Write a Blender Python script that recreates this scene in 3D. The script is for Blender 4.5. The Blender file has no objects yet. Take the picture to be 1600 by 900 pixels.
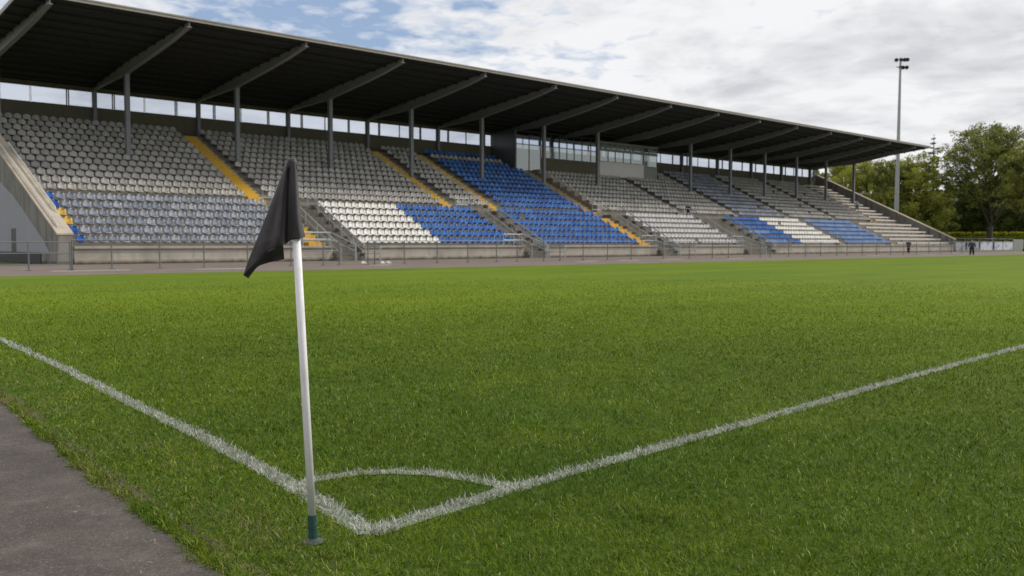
import bpy, math, random
import numpy as np
from mathutils import Vector, Matrix

random.seed(7)
rng = np.random.default_rng(11)
R = math.radians
scene = bpy.context.scene
col = scene.collection

# ------------------------------------------------------------------ camera, sky, sun, exposure
cam_d = bpy.data.cameras.new('camera')
cam = bpy.data.objects.new('camera', cam_d)
col.objects.link(cam)
scene.camera = cam
cam_d.sensor_width = 36.0
cam_d.lens = 1430.0 / 1600.0 * 36.0
cam_d.clip_start = 0.05
cam_d.clip_end = 6000.0
cam.location = (0, 0, 1.25)
CAM_YAW, CAM_PITCH = 0.753, math.atan(69.4 / 1430.0)
cam.rotation_euler = (math.pi / 2 - CAM_PITCH, 0, -CAM_YAW)
cam_d.dof.use_dof = True
cam_d.dof.focus_distance = 4.0
cam_d.dof.aperture_fstop = 5.6

scene.view_settings.view_transform = 'Standard'
scene.view_settings.look = 'None'
scene.view_settings.gamma = 1.0
scene.view_settings.exposure = 0.0

SUN_ELEV = R(40)
SUN_DIR = Vector((0.86 * math.cos(SUN_ELEV), -0.51 * math.cos(SUN_ELEV), math.sin(SUN_ELEV))).normalized()  # towards the sun
sun_d = bpy.data.lights.new('sun', 'SUN')
sun_d.energy = 2.8
sun_d.angle = R(11)
sun_d.color = (1.0, 0.94, 0.85)
sun = bpy.data.objects.new('sun', sun_d)
col.objects.link(sun)
sun.rotation_euler = (-SUN_DIR).to_track_quat('-Z', 'Y').to_euler()

world = bpy.data.worlds.new('World')
scene.world = world
world.use_nodes = True


class NT:
    """tiny helper to write node trees"""
    def __init__(s, tree):
        s.t = tree
        s.t.nodes.clear()

    def n(s, typ, ins=None, **kw):
        nd = s.t.nodes.new(typ)
        for k, v in kw.items():
            setattr(nd, k, v)
        for k, v in (ins or {}).items():
            sock = nd.inputs[k]
            if isinstance(v, bpy.types.NodeSocket):
                s.t.links.new(v, sock)
            else:
                sock.default_value = v
        return nd

    def math(s, op, a, b=0.0, c=0.0, clamp=False):
        return s.n('ShaderNodeMath', {0: a, 1: b, 2: c}, operation=op, use_clamp=clamp).outputs[0]

    def mix(s, f, a, b):
        nd = s.n('ShaderNodeMix', {0: f}, data_type='RGBA')
        for i, v in ((6, a), (7, b)):
            if isinstance(v, bpy.types.NodeSocket):
                s.t.links.new(v, nd.inputs[i])
            else:
                nd.inputs[i].default_value = (*v, 1)
        return nd.outputs[2]

    def ramp(s, f, lo, hi):
        return s.n('ShaderNodeMapRange', {0: f, 1: lo, 2: hi}).outputs[0]

    def noise(s, vec, scale, detail=3.0, rough=0.55, dist=0.0, out=0):
        ins = {'Scale': scale, 'Detail': detail, 'Roughness': rough, 'Distortion': dist}
        if vec is not None:
            ins['Vector'] = vec
        return s.n('ShaderNodeTexNoise', ins).outputs[out]


def build_world():
    nt = NT(world.node_tree)
    co = nt.n('ShaderNodeTexCoord').outputs['Generated']
    sky = nt.n('ShaderNodeTexSky', sky_type='NISHITA', sun_disc=False)
    sky.sun_elevation = SUN_ELEV
    sky.sun_rotation = math.atan2(SUN_DIR.x, SUN_DIR.y)
    sky.altitude = 100
    sky.air_density = 1.0
    sky.dust_density = 1.0
    sp = nt.n('ShaderNodeSeparateXYZ', {0: co}).outputs
    zz = nt.math('ADD', nt.math('MAXIMUM', sp[2], 0.0), 0.11)
    px = nt.math('DIVIDE', sp[0], zz)
    py = nt.math('DIVIDE', sp[1], zz)
    pl = nt.n('ShaderNodeCombineXYZ', {0: px, 1: py, 2: 0.0}).outputs[0]
    # large cloud fields, then rows of small puffs
    big = nt.noise(pl, 0.55, 2.0, 0.5)
    puff = nt.noise(pl, 2.6, 8.0, 0.55, 0.2)
    fine = nt.noise(pl, 8.5, 6.0, 0.55, 0.25)
    d = nt.math('ADD', nt.math('MULTIPLY', big, 0.45), nt.math('ADD', nt.math('MULTIPLY', puff, 0.55), nt.math('MULTIPLY', fine, 0.5)))
    # thinner, broken cloud up and to the left of the far corner
    dx = nt.math('SUBTRACT', px, BLUE[0])
    dy = nt.math('SUBTRACT', py, BLUE[1])
    dist = nt.math('SQRT', nt.math('ADD', nt.math('MULTIPLY', dx, dx), nt.math('MULTIPLY', dy, dy)))
    openp = nt.math('SUBTRACT', 1.0, nt.ramp(dist, 0.0, BLUE[2]))
    d = nt.math('SUBTRACT', nt.math('ADD', d, BLUE[4]), nt.math('MULTIPLY', openp, BLUE[3]))
    cover = nt.math('SMOOTH_MIN', nt.ramp(d, 0.72, 0.90), 1.0, 0.15)
    tone = nt.noise(nt.n('ShaderNodeVectorMath', {0: pl, 1: (4.3, 1.7, 3.0)}, operation='ADD').outputs[0], 1.3, 8.0, 0.56, 0.5)
    tone2 = nt.noise(nt.n('ShaderNodeVectorMath', {0: pl, 1: (9.1, 3.7, 1.0)}, operation='ADD').outputs[0], 5.0, 6.0, 0.55, 0.3)
    tn = nt.math('ADD', nt.math('MULTIPLY', tone, 0.75), nt.math('MULTIPLY', tone2, 0.3))
    grey = nt.math('MULTIPLY', nt.ramp(tn, 0.47, 0.66), nt.ramp(d, 0.80, 1.0))
    cloud = nt.mix(nt.math('MULTIPLY', grey, 0.75), (9.3, 9.3, 9.4), (5.3, 5.4, 5.75))
    skyc = nt.mix(0.6, sky.outputs[0], (3.9, 5.2, 7.6))
    mixc = nt.mix(cover, skyc, cloud)
    bg = nt.n('ShaderNodeBackground', {'Color': mixc, 'Strength': 0.1})
    out = nt.n('ShaderNodeOutputWorld')
    nt.t.links.new(bg.outputs[0], out.inputs[0])


BLUE = (1.3, 2.25, 1.7, 0.36, 0.34)
build_world()

# ------------------------------------------------------------------ mesh and object helpers
WORLD = {}


def tag(o, label=None, cat=None, group=None, kind=None):
    if label: o['label'] = label
    if cat: o['category'] = cat
    if group: o['group'] = group
    if kind: o['kind'] = kind
    return o


def empty(name, loc, label, cat, group=None):
    o = bpy.data.objects.new(name, None)
    o.empty_display_size = 0.3
    o.location = loc
    col.objects.link(o)
    WORLD[o.name] = Vector(loc)
    return tag(o, label, cat, group)


class MB:
    def __init__(s):
        s.v, s.f, s.m = [], [], []

    def add(s, vs, fs, m=0):
        b = len(s.v)
        s.v += [tuple(p) for p in vs]
        s.f += [tuple(b + i for i in f) for f in fs]
        s.m += [m] * len(fs)

    def box(s, x0, x1, y0, y1, z0, z1, m=0):
        vs = [(x, y, z) for z in (z0, z1) for y in (y0, y1) for x in (x0, x1)]
        s.add(vs, [(0, 2, 3, 1), (4, 5, 7, 6), (0, 1, 5, 4), (2, 6, 7, 3), (0, 4, 6, 2), (1, 3, 7, 5)], m)

    def extr(s, poly, axis, a, b, m=0):
        """extrude a 2-D polygon along x ('x': poly is y,z) or y ('y': poly is x,z)"""
        n = len(poly)
        if axis == 'x':
            vs = [(a, p, q) for p, q in poly] + [(b, p, q) for p, q in poly]
        else:
            vs = [(p, a, q) for p, q in poly] + [(p, b, q) for p, q in poly]
        fs = [tuple(range(n))[::-1], tuple(range(n, 2 * n))]
        for i in range(n):
            j = (i + 1) % n
            fs.append((i, j, n + j, n + i))
        s.add(vs, fs, m)

    def tube(s, pts, r, n=8, m=0, cap=True):
        pts = [Vector(p) for p in pts]
        rr = r if isinstance(r, (list, tuple)) else [r] * len(pts)
        rings = []
        ref = None
        for i, p in enumerate(pts):
            t = (pts[min(i + 1, len(pts) - 1)] - pts[max(i - 1, 0)])
            if t.length < 1e-9: t = Vector((0, 0, 1))
            t.normalize()
            if ref is None:
                ref = Vector((1, 0, 0)) if abs(t.x) < 0.9 else Vector((0, 1, 0))
            u = (ref - t * ref.dot(t)).normalized()
            w = t.cross(u)
            ref = u
            rings.append([p + (u * math.cos(2 * math.pi * k / n) + w * math.sin(2 * math.pi * k / n)) * rr[i] for k in range(n)])
        vs = [q for ring in rings for q in ring]
        fs = []
        for i in range(len(pts) - 1):
            for k in range(n):
                a, b = i * n + k, i * n + (k + 1) % n
                fs.append((a, b, b + n, a + n))
        if cap:
            fs.append(tuple(range(n))[::-1])
            fs.append(tuple(len(vs) - n + k for k in range(n)))
        s.add(vs, fs, m)

    def lathe(s, prof, c, n=16, m=0):
        vs, fs = [], []
        for r_, z in prof:
            for k in range(n):
                a = 2 * math.pi * k / n
                vs.append((c[0] + r_ * math.cos(a), c[1] + r_ * math.sin(a), c[2] + z))
        for i in range(len(prof) - 1):
            for k in range(n):
                a, b = i * n + k, i * n + (k + 1) % n
                fs.append((a, b, b + n, a + n))
        fs.append(tuple(range(n))[::-1])
        fs.append(tuple(len(vs) - n + k for k in range(n)))
        s.add(vs, fs, m)

    def mesh(s, name, off=(0, 0, 0), smooth=False):
        me = bpy.data.meshes.new(name)
        ox, oy, oz = off
        me.from_pydata([(x - ox, y - oy, z - oz) for x, y, z in s.v], [], s.f)
        me.polygons.foreach_set('material_index', s.m)
        if smooth:
            me.polygons.foreach_set('use_smooth', [True] * len(s.f))
        me.update()
        return me

    def build(s, name, mats, parent=None, smooth=False, bevel=0.0):
        if not isinstance(mats, (list, tuple)): mats = [mats]
        w = WORLD[parent.name] if parent else Vector((0, 0, 0))
        me = s.mesh(name, w, smooth)
        for m in mats: me.materials.append(m)
        o = bpy.data.objects.new(name, me)
        col.objects.link(o)
        if parent: o.parent = parent
        WORLD[o.name] = w
        if bevel:
            b = o.modifiers.new('bevel', 'BEVEL')
            b.width = bevel
            b.segments = 2
            b.limit_method = 'ANGLE'
        return o


def copy_tree(o, loc=None):
    c = o.copy()
    col.objects.link(c)
    if loc is not None: c.location = loc
    for ch in list(o.children):
        d = ch.copy()
        col.objects.link(d)
        d.parent = c
    return c


# ------------------------------------------------------------------ materials
def mat(name, fn):
    m = bpy.data.materials.new(name)
    m.use_nodes = True
    nt = NT(m.node_tree)
    out = nt.n('ShaderNodeOutputMaterial')
    sh = fn(nt)
    nt.t.links.new(sh, out.inputs[0])
    return m


def bsdf(nt, color, rough=0.7, metal=0.0, bump=None, bstr=0.3, bdist=0.02, spec=0.4):
    ins = {'Roughness': rough, 'Metallic': metal, 'Specular IOR Level': spec}
    ins['Base Color'] = color if isinstance(color, bpy.types.NodeSocket) else (*color, 1)
    if bump is not None:
        ins['Normal'] = nt.n('ShaderNodeBump', {'Height': bump, 'Strength': bstr, 'Distance': bdist}).outputs[0]
    return nt.n('ShaderNodeBsdfPrincipled', ins).outputs[0]


def ocoord(nt):
    return nt.n('ShaderNodeTexCoord').outputs['Object']


def wcoord(nt):
    return nt.n('ShaderNodeNewGeometry').outputs['Position']


def vscale(nt, v, s):
    return nt.n('ShaderNodeVectorMath', {0: v, 1: s}, operation='MULTIPLY').outputs[0]


def concrete(name, base, dark, stain=0.5, streak=0.5, foot=False, sc=1.0):
    def fn(nt):
        p = wcoord(nt)
        a = nt.noise(p, 0.7 * sc, 6, 0.6)
        b = nt.noise(vscale(nt, p, (1.3, 1.3, 0.12)), 1.6 * sc, 5, 0.65)
        c = nt.noise(p, 14 * sc, 3, 0.6)
        f = nt.math('MULTIPLY', nt.ramp(a, 0.42, 0.68), stain)
        g = nt.math('MULTIPLY', nt.ramp(b, 0.48, 0.7), streak)
        cc = nt.mix(nt.math('MAXIMUM', f, g), base, dark)
        cc = nt.mix(nt.math('MULTIPLY', nt.ramp(c, 0.35, 0.7), 0.35), cc, tuple(min(1, x * 0.6) for x in base))
        if foot:
            z = nt.n('ShaderNodeSeparateXYZ', {0: p}).outputs[2]
            zz = nt.math('ADD', z, nt.math('MULTIPLY', nt.noise(vscale(nt, p, (1, 1, 0.2)), 1.3, 4, 0.6), 0.35))
            moss = nt.math('SUBTRACT', 1.0, nt.ramp(zz, 0.2, 0.42))
            cc = nt.mix(moss, cc, (0.045, 0.04, 0.02))
        return bsdf(nt, cc, 0.9, bump=c, bstr=0.25)
    return mat(name, fn)


M = {}
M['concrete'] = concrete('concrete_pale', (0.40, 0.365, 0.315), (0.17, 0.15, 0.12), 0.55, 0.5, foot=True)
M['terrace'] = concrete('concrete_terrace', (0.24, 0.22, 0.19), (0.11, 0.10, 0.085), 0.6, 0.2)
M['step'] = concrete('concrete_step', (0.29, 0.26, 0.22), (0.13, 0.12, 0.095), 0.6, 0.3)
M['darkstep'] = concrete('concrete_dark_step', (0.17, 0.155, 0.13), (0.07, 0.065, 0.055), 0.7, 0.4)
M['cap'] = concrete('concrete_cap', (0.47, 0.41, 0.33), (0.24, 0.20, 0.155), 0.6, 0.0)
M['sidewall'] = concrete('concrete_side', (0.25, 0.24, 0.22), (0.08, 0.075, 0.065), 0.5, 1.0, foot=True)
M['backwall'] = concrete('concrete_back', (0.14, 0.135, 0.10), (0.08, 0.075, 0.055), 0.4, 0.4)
M['boothwall'] = concrete('booth_panel', (0.80, 0.79, 0.80), (0.6, 0.6, 0.6), 0.2, 0.2)
M['bench'] = concrete('bench_board', (0.66, 0.61, 0.56), (0.42, 0.38, 0.34), 0.4, 0.0)


def yellow(nt):
    p = wcoord(nt)
    a = nt.noise(p, 3.0, 6, 0.65)
    cc = nt.mix(nt.ramp(a, 0.5, 0.72), (0.60, 0.37, 0.045), (0.34, 0.25, 0.10))
    return bsdf(nt, cc, 0.8)


M['yellow'] = mat('yellow_step_paint', yellow)


def ochre(nt):
    p = wcoord(nt)
    a = nt.noise(p, 2.5, 6, 0.65)
    return bsdf(nt, nt.mix(nt.ramp(a, 0.42, 0.62), (0.42, 0.29, 0.10), (0.27, 0.235, 0.175)), 0.85)


M['ochre'] = mat('worn_ochre_paint', ochre)


def steel(name, c, r=0.5, metal=0.0, var=0.25):
    def fn(nt):
        a = nt.noise(wcoord(nt), 2.2, 5, 0.6)
        cc = nt.mix(nt.math('MULTIPLY', nt.ramp(a, 0.4, 0.7), var), c, tuple(x * 0.5 for x in c))
        return bsdf(nt, cc, r, metal)
    return mat(name, fn)


M['column'] = steel('column_paint', (0.21, 0.22, 0.24), 0.45)
M['rafter'] = steel('rafter_paint', (0.24, 0.24, 0.25), 0.45)
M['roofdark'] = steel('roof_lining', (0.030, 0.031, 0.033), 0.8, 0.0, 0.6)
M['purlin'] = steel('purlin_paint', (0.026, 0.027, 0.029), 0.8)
M['fascia'] = steel('fascia_metal', (0.30, 0.28, 0.25), 0.45, 0.2, 0.35)
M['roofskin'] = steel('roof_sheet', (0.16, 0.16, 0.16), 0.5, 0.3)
M['galv'] = steel('galvanised_tube', (0.36, 0.39, 0.40), 0.4, 0.2)
M['rail_dark'] = steel('rail_tube', (0.16, 0.17, 0.175), 0.45, 0.3)
M['white_rail'] = steel('white_rail', (0.55, 0.55, 0.53), 0.4)
M['mullion'] = steel('mullion_paint', (0.05, 0.052, 0.055), 0.5)
M['boothframe'] = steel('booth_frame', (0.26, 0.27, 0.25), 0.5)
M['boothside'] = steel('booth_side', (0.10, 0.105, 0.115), 0.35)
M['dark'] = steel('recess_shade', (0.02, 0.02, 0.022), 0.6)
M['mast'] = steel('mast_steel', (0.30, 0.31, 0.31), 0.4, 0.4)
M['lamp'] = steel('floodlight_case', (0.05, 0.05, 0.055), 0.5)
M['maroon'] = steel('door_paint', (0.045, 0.038, 0.045), 0.5)


def glass(name, tint, mixf, rough=0.02):
    def fn(nt):
        t = nt.n('ShaderNodeBsdfTransparent', {0: (*tint, 1)}).outputs[0]
        g = nt.n('ShaderNodeBsdfGlossy', {0: (0.62, 0.68, 0.67, 1), 1: rough}).outputs[0]
        fr = nt.n('ShaderNodeFresnel', {0: 1.45}).outputs[0]
        f = nt.math('ADD', nt.math('MULTIPLY', fr, 0.8), mixf, clamp=True)
        return nt.n('ShaderNodeMixShader', {0: f, 1: t, 2: g}).outputs[0]
    return mat(name, fn)


M['glass'] = glass('clear_glass', (0.66, 0.71, 0.79), 0.0)
M['boothglass'] = glass('booth_glass', (0.30, 0.34, 0.33), 0.34, 0.12)


def plastic(name, c, c2=None, dirt=0.35, rough=0.30, light=0.25):
    """moulded seat plastic; each seat fades a little differently"""
    c2 = c2 or tuple(x * 0.62 for x in c)

    def fn(nt):
        oi = nt.n('ShaderNodeObjectInfo').outputs['Random']
        at = nt.n('ShaderNodeAttribute', attribute_name='rnd').outputs['Fac']
        r = nt.math('FRACT', nt.math('ADD', nt.math('MULTIPLY', oi, 7.31), at))
        p = wcoord(nt)
        a = nt.noise(p, 5.0, 4, 0.6)
        f = nt.math('MULTIPLY', nt.ramp(a, 0.4, 0.7), dirt)
        cc = nt.mix(nt.math('MULTIPLY', r, light * 2), c, c2)
        cc = nt.mix(f, cc, (0.16, 0.14, 0.11))
        return bsdf(nt, cc, rough)
    return mat(name, fn)


SEATM = {
    'stone': plastic('seat_stone_grey', (0.44, 0.43, 0.41), (0.27, 0.262, 0.25), 0.25, light=0.42),
    'slate': plastic('seat_slate_grey', (0.31, 0.335, 0.40), (0.16, 0.19, 0.25), 0.3, light=0.5),
    'white': plastic('seat_white', (0.80, 0.79, 0.76), (0.68, 0.67, 0.64), 0.12, light=0.4),
    'blue': plastic('seat_blue', (0.010, 0.080, 0.32), (0.04, 0.18, 0.52), 0.08, light=0.45, rough=0.24),
    'yellow': plastic('seat_yellow', (0.62, 0.42, 0.05), (0.5, 0.36, 0.1), 0.1),
    'pale': plastic('seat_pale_grey', (0.58, 0.57, 0.58), (0.42, 0.41, 0.42), 0.2),
}
SEATM['faded'] = plastic('seat_faded_blue', (0.10, 0.21, 0.46), (0.20, 0.31, 0.55), 0.15, light=0.5)
SEATK = list(SEATM)


# ------------------------------------------------------------------ ground, pitch, track, path
CORNER = (2.22, 3.27)
TOUCH = [(2.22, 3.27), (2.30, 3.72), (2.39, 4.30), (2.55, 5.60), (2.72, 7.42), (2.98, 9.8), (3.27, 13.29), (3.7, 18.0), (4.4, 26.0), (5.3, 36.0)]
GOAL = [(2.22, 3.27), (3.13, 3.37), (4.97, 3.47), (8.19, 3.66), (12.08, 3.84), (20.0, 4.15), (40.0, 4.9), (70.0, 6.0)]
ARC = [(2.38, 4.18), (2.53, 4.225), (2.77, 4.17), (2.93, 4.06), (3.07, 3.86), (3.13, 3.66), (3.16, 3.42)]
PATH_EDGE = [(0.9, -3.0), (1.15, 0.0), (1.52, 3.10), (1.60, 4.15), (1.68, 5.2), (1.83, 6.7), (1.97, 8.05), (2.2, 11.0), (2.7, 18.0), (3.6, 37.7)]
LINE_W = 0.115


def poly_x(poly, y):
    """x of a polyline at given y arrays"""
    ys = np.array([p[1] for p in poly]); xs = np.array([p[0] for p in poly])
    return np.interp(y, ys, xs)


def strip(poly, w, z, jitter=0.0, sub=0.05):
    P = np.array(poly, float)
    seg = np.linalg.norm(np.diff(P, axis=0), axis=1)
    s = np.r_[0, np.cumsum(seg)]
    L = s[-1]
    st = [0.0]
    while st[-1] < L:
        st.append(st[-1] + sub * max(1.0, st[-1] / 2.5))
    st = np.clip(np.array(st), 0, L)
    x = np.interp(st, s, P[:, 0]); y = np.interp(st, s, P[:, 1])
    dx = np.gradient(x); dy = np.gradient(y)
    n = np.sqrt(dx * dx + dy * dy) + 1e-9
    nx, ny = -dy / n, dx / n
    j1 = rng.normal(0, jitter, len(x)); j2 = rng.normal(0, jitter, len(x))
    mb = MB()
    vs = []
    for i in range(len(x)):
        vs.append((x[i] + nx[i] * (w / 2 + j1[i]), y[i] + ny[i] * (w / 2 + j1[i]), z))
        vs.append((x[i] - nx[i] * (w / 2 + j2[i]), y[i] - ny[i] * (w / 2 + j2[i]), z))
    mb.add(vs, [(2 * i, 2 * i + 1, 2 * i + 3, 2 * i + 2) for i in range(len(x) - 1)])
    return mb


def struct(name, mb, m):
    o = mb.build(name, m)
    o['kind'] = 'structure'
    return o


def grid_sheet(x0, x1, y0, y1, z):
    mb = MB()
    mb.add([(x0, y0, z), (x1, y0, z), (x1, y1, z), (x0, y1, z)], [(0, 1, 2, 3)])
    return mb


def ground_fn(nt):
    p = wcoord(nt)
    a = nt.noise(p, 0.15, 5, 0.6)
    cc = nt.mix(nt.ramp(a, 0.35, 0.65), (0.06, 0.10, 0.022), (0.10, 0.12, 0.04))
    return bsdf(nt, cc, 0.95)


def pitch_fn(nt):
    p = wcoord(nt)
    a = nt.noise(p, 0.35, 5, 0.6)
    b = nt.noise(vscale(nt, p, (1.0, 1.0, 1.0)), 2.2, 5, 0.65)
    c = nt.noise(p, 28.0, 4, 0.7)
    e = nt.noise(vscale(nt, p, (0.05, 0.35, 1)), 1.0, 3, 0.5)
    cc = nt.mix(nt.ramp(a, 0.3, 0.7), (0.085, 0.150, 0.004), (0.145, 0.205, 0.006))
    cc = nt.mix(nt.math('MULTIPLY', nt.ramp(b, 0.35, 0.7), 0.7), cc, (0.07, 0.14, 0.004))
    cc = nt.mix(nt.math('MULTIPLY', nt.ramp(e, 0.4, 0.65), 0.55), cc, (0.175, 0.225, 0.008))
    cc = nt.mix(nt.math('MULTIPLY', nt.ramp(c, 0.4, 0.68), 0.45), cc, (0.035, 0.065, 0.006))
    # thatch and soil show through where the sward is thin, round the worn corner
    r_ = nt.n('ShaderNodeVectorMath', {0: p, 1: (2.2, 3.3, 0.0)}, operation='DISTANCE').outputs['Value']
    near_ = nt.math('SUBTRACT', 1.0, nt.ramp(nt.math('ADD', r_, nt.math('MULTIPLY', b, 4.0)), 5.0, 16.0))
    cc = nt.mix(near_, cc, (0.050, 0.090, 0.008))
    return bsdf(nt, cc, 0.95, bump=c, bstr=0.5, bdist=0.03, spec=0.15)


def track_fn(nt):
    p = wcoord(nt)
    a = nt.noise(p, 0.5, 5, 0.6)
    c = nt.noise(p, 18.0, 4, 0.7)
    cc = nt.mix(nt.ramp(a, 0.35, 0.65), (0.19, 0.155, 0.13), (0.14, 0.115, 0.098))
    cc = nt.mix(nt.math('MULTIPLY', nt.ramp(c, 0.4, 0.7), 0.3), cc, (0.10, 0.09, 0.08))
    return bsdf(nt, cc, 0.95)


def asphalt_fn(nt):
    p = wcoord(nt)
    a = nt.noise(p, 1.1, 6, 0.6, 0.3)
    b = nt.noise(p, 110.0, 3, 0.8)
    c = nt.noise(p, 34.0, 5, 0.75)
    e = nt.noise(vscale(nt, p, (1.0, 0.35, 1)), 30.0, 4, 0.7, 1.2)
    cc = nt.mix(nt.ramp(a, 0.38, 0.64), (0.058, 0.048, 0.041), (0.098, 0.083, 0.071))
    cc = nt.mix(nt.math('MULTIPLY', nt.ramp(c, 0.42, 0.66), 0.5), cc, (0.05, 0.045, 0.044))
    cc = nt.mix(nt.math('MULTIPLY', nt.ramp(b, 0.55, 0.66), 0.6), cc, (0.26, 0.23, 0.20))
    cc = nt.mix(nt.math('MULTIPLY', nt.ramp(b, 0.44, 0.30), 0.6), cc, (0.02, 0.018, 0.018))
    cc = nt.mix(nt.ramp(e, 0.64, 0.72), cc, (0.30, 0.265, 0.22))
    g_ = nt.noise(nt.n('ShaderNodeVectorMath', {0: vscale(nt, p, (1.0, 1.5, 1)), 1: (7.0, 3.0, 0.0)}, operation='ADD').outputs[0], 3.0, 8, 0.66, 0.0)
    cc = nt.mix(nt.math('MULTIPLY', nt.ramp(g_, 0.52, 0.70), 0.35), cc, (0.20, 0.17, 0.145))
    cc = nt.mix(nt.math('MULTIPLY', nt.ramp(g_, 0.46, 0.30), 0.4), cc, (0.03, 0.026, 0.024))
    vor = nt.n('ShaderNodeTexVoronoi', {'Vector': nt.n('ShaderNodeVectorMath', {0: p, 1: vscale(nt, nt.noise(p, 3.0, 4, 0.6, 0, 1), (0.5, 0.5, 0.5))}, operation='ADD').outputs[0], 'Scale': 0.55}, feature='DISTANCE_TO_EDGE').outputs['Distance']
    crack = nt.math('SUBTRACT', 1.0, nt.ramp(vor, 0.0, 0.012))
    cc = nt.mix(nt.math('MULTIPLY', crack, 0.0), cc, (0.018, 0.016, 0.015))
    h = nt.math('ADD', nt.math('MULTIPLY', b, 0.5), c)
    return bsdf(nt, cc, 0.85, bump=h, bstr=0.6, bdist=0.006, spec=0.3)


def paint_fn(nt):
    p = wcoord(nt)
    c = nt.noise(p, 60.0, 4, 0.7)
    cc = nt.mix(nt.ramp(c, 0.38, 0.6), (0.34, 0.36, 0.31), (0.08, 0.11, 0.04))
    return bsdf(nt, cc, 0.9, bump=c, bstr=0.6, bdist=0.02, spec=0.2)


M['ground'] = mat('rough_ground', ground_fn)
M['pitch'] = mat('pitch_turf', pitch_fn)
M['track'] = mat('track_surface', track_fn)
M['asphalt'] = mat('worn_asphalt', asphalt_fn)
M['linepaint'] = mat('line_paint', paint_fn)

struct('ground', grid_sheet(-2500, 2500, -2500, 2500, -0.012), M['ground'])
# pitch sheet: from the path edge to the far kerb
far_edge = [(-30, 40.5), (9.8, 38.6), (32.0, 37.05), (51.0, 36.3), (80.0, 36.2), (115.0, 36.9), (170.0, 38.0)]
mb = MB()
mb.add([(x, y, -0.004) for x, y in [(0.9, -30), (170, -30)] + far_edge[::-1]] + [(x, y, -0.004) for x, y in []],
       [tuple(range(2 + len(far_edge)))])
struct('pitch', mb, M['pitch'])
mb = MB()
n = len(far_edge)
mb.add([(x, y, 0.0) for x, y in far_edge] + [(x, 60.0, 0.0) for x, y in far_edge], [(i, i + 1, n + i + 1, n + i) for i in range(n - 1)])
struct('track', mb, M['track'])
mb = MB()
ey = list(np.arange(-3.0, 14.0, 0.07)) + [15.0, 18.0, 25.0, 37.7]
pts = [(float(np.interp(y, [q[1] for q in PATH_EDGE], [q[0] for q in PATH_EDGE])) + (random.gauss(0, 0.006) + 0.006 * math.sin(y * 3.1) if y < 14 else 0), y, 0.004) for y in ey]
lft = [(-12.0, y, 0.004) for y in ey]
n = len(pts)
mb.add(pts + lft, [(n + i, i, i + 1, n + i + 1) for i in range(n - 1)])
struct('path', mb, M['asphalt'])
sp_ = strip([(x + 0.02, y) for x, y in PATH_EDGE], 0.22, 0.0015, 0.02, 0.08)


def soil_fn(nt):
    p = wcoord(nt)
    a = nt.noise(p, 40, 5, 0.7)
    return bsdf(nt, nt.mix(nt.ramp(a, 0.35, 0.65), (0.055, 0.042, 0.026), (0.10, 0.08, 0.05)), 0.95, bump=a, bstr=0.6, bdist=0.01)


M['soil'] = mat('bare_soil', soil_fn)
struct('soil_edge', sp_, M['soil'])
struct('touchline', strip(TOUCH, LINE_W, -0.0015, 0.008), M['linepaint'])
struct('goal_line', strip(GOAL, LINE_W, -0.0005, 0.008), M['linepaint'])
struct('corner_arc', strip(ARC, LINE_W * 0.85, 0.0005, 0.005, 0.03), M['linepaint'])
# short worn paint marks on the track in front of the stand
mb = MB()
for x, y, l in ((30.2, 44.0, 1.4), (46.5, 43.0, 2.2), (51.5, 43.5, 2.6), (57.0, 43.8, 2.8), (63.5, 42.0, 2.2), (19.0, 42.6, 3.0), (13.0, 44.0, 3.5), (90.0, 43.0, 4.0), (101.0, 42.2, 3.5)):
    mb.box(x, x + l, y, y + 0.35, 0.003, 0.006)
struct('track_marking', mb, M['bench'])


# ------------------------------------------------------------------ the grandstand
U_L, U_R = 17.4, 149.6
V_F = 57.75
ROWS_LO = [(58.6 + 1.17 * i, 1.02 + 0.575 * i) for i in range(6)]       # tread centre, tread height
ROWS_UP = [(67.0 + 1.12 * i, 4.66 + 0.55 * i) for i in range(12)]
WALK_Z = 4.25
COLS = [18.25, 27.4, 36.6, 45.75, 55.0, 64.25, 73.55, 82.65, 91.9, 101.25, 110.6, 119.55, 128.55, 137.7, 147.1]
TIPS = [18.7, 27.75, 36.98, 46.1, 55.29, 64.4, 73.56, 82.7, 91.8, 100.78, 109.7, 118.73, 127.75, 136.83, 145.7]
REARS = [18.4, 27.6, 36.7, 45.85, 55.15, 64.6, 73.7, 82.75, 91.85, 100.9, 109.9, 118.95, 128.3, 137.45, 146.8]

stand = empty('grandstand', (U_L, V_F, 0), 'long roofed concrete grandstand with tiered seating and dark cantilevered roof', 'grandstand')

YEL, GREY = 1, 0
# (u0, u1, kind) gaps in the seating; kind: 'y' yellow stair, 'g' grey stair, 'p' stair from the ground
UP_GAPS = [(34.35, 35.75, 'y'), (54.0, 55.25, 'y'), (59.7, 60.95, 'y'), (73.5, 75.0, 'b'), (90.5, 91.4, 'g'), (102.3, 103.3, 'b'),
           (114.9, 115.8, 'b'), (128.2, 129.1, 'b'), (140.6, 141.5, 'b')]
LO_GAPS = [(34.75, 36.2, 'y'), (36.2, 38.75, 'p'), (55.6, 58.2, 'p'), (72.6, 74.4, 'y'), (74.4, 77.4, 'p'), (90.2, 96.2, 'p'),
           (114.3, 115.6, 'g'), (129.2, 130.4, 'b')]


def spans(gaps, a, b):
    out, x = [], a
    for g in gaps:
        out.append((x, g[0])); x = g[1]
    out.append((x, b))
    return out


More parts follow.
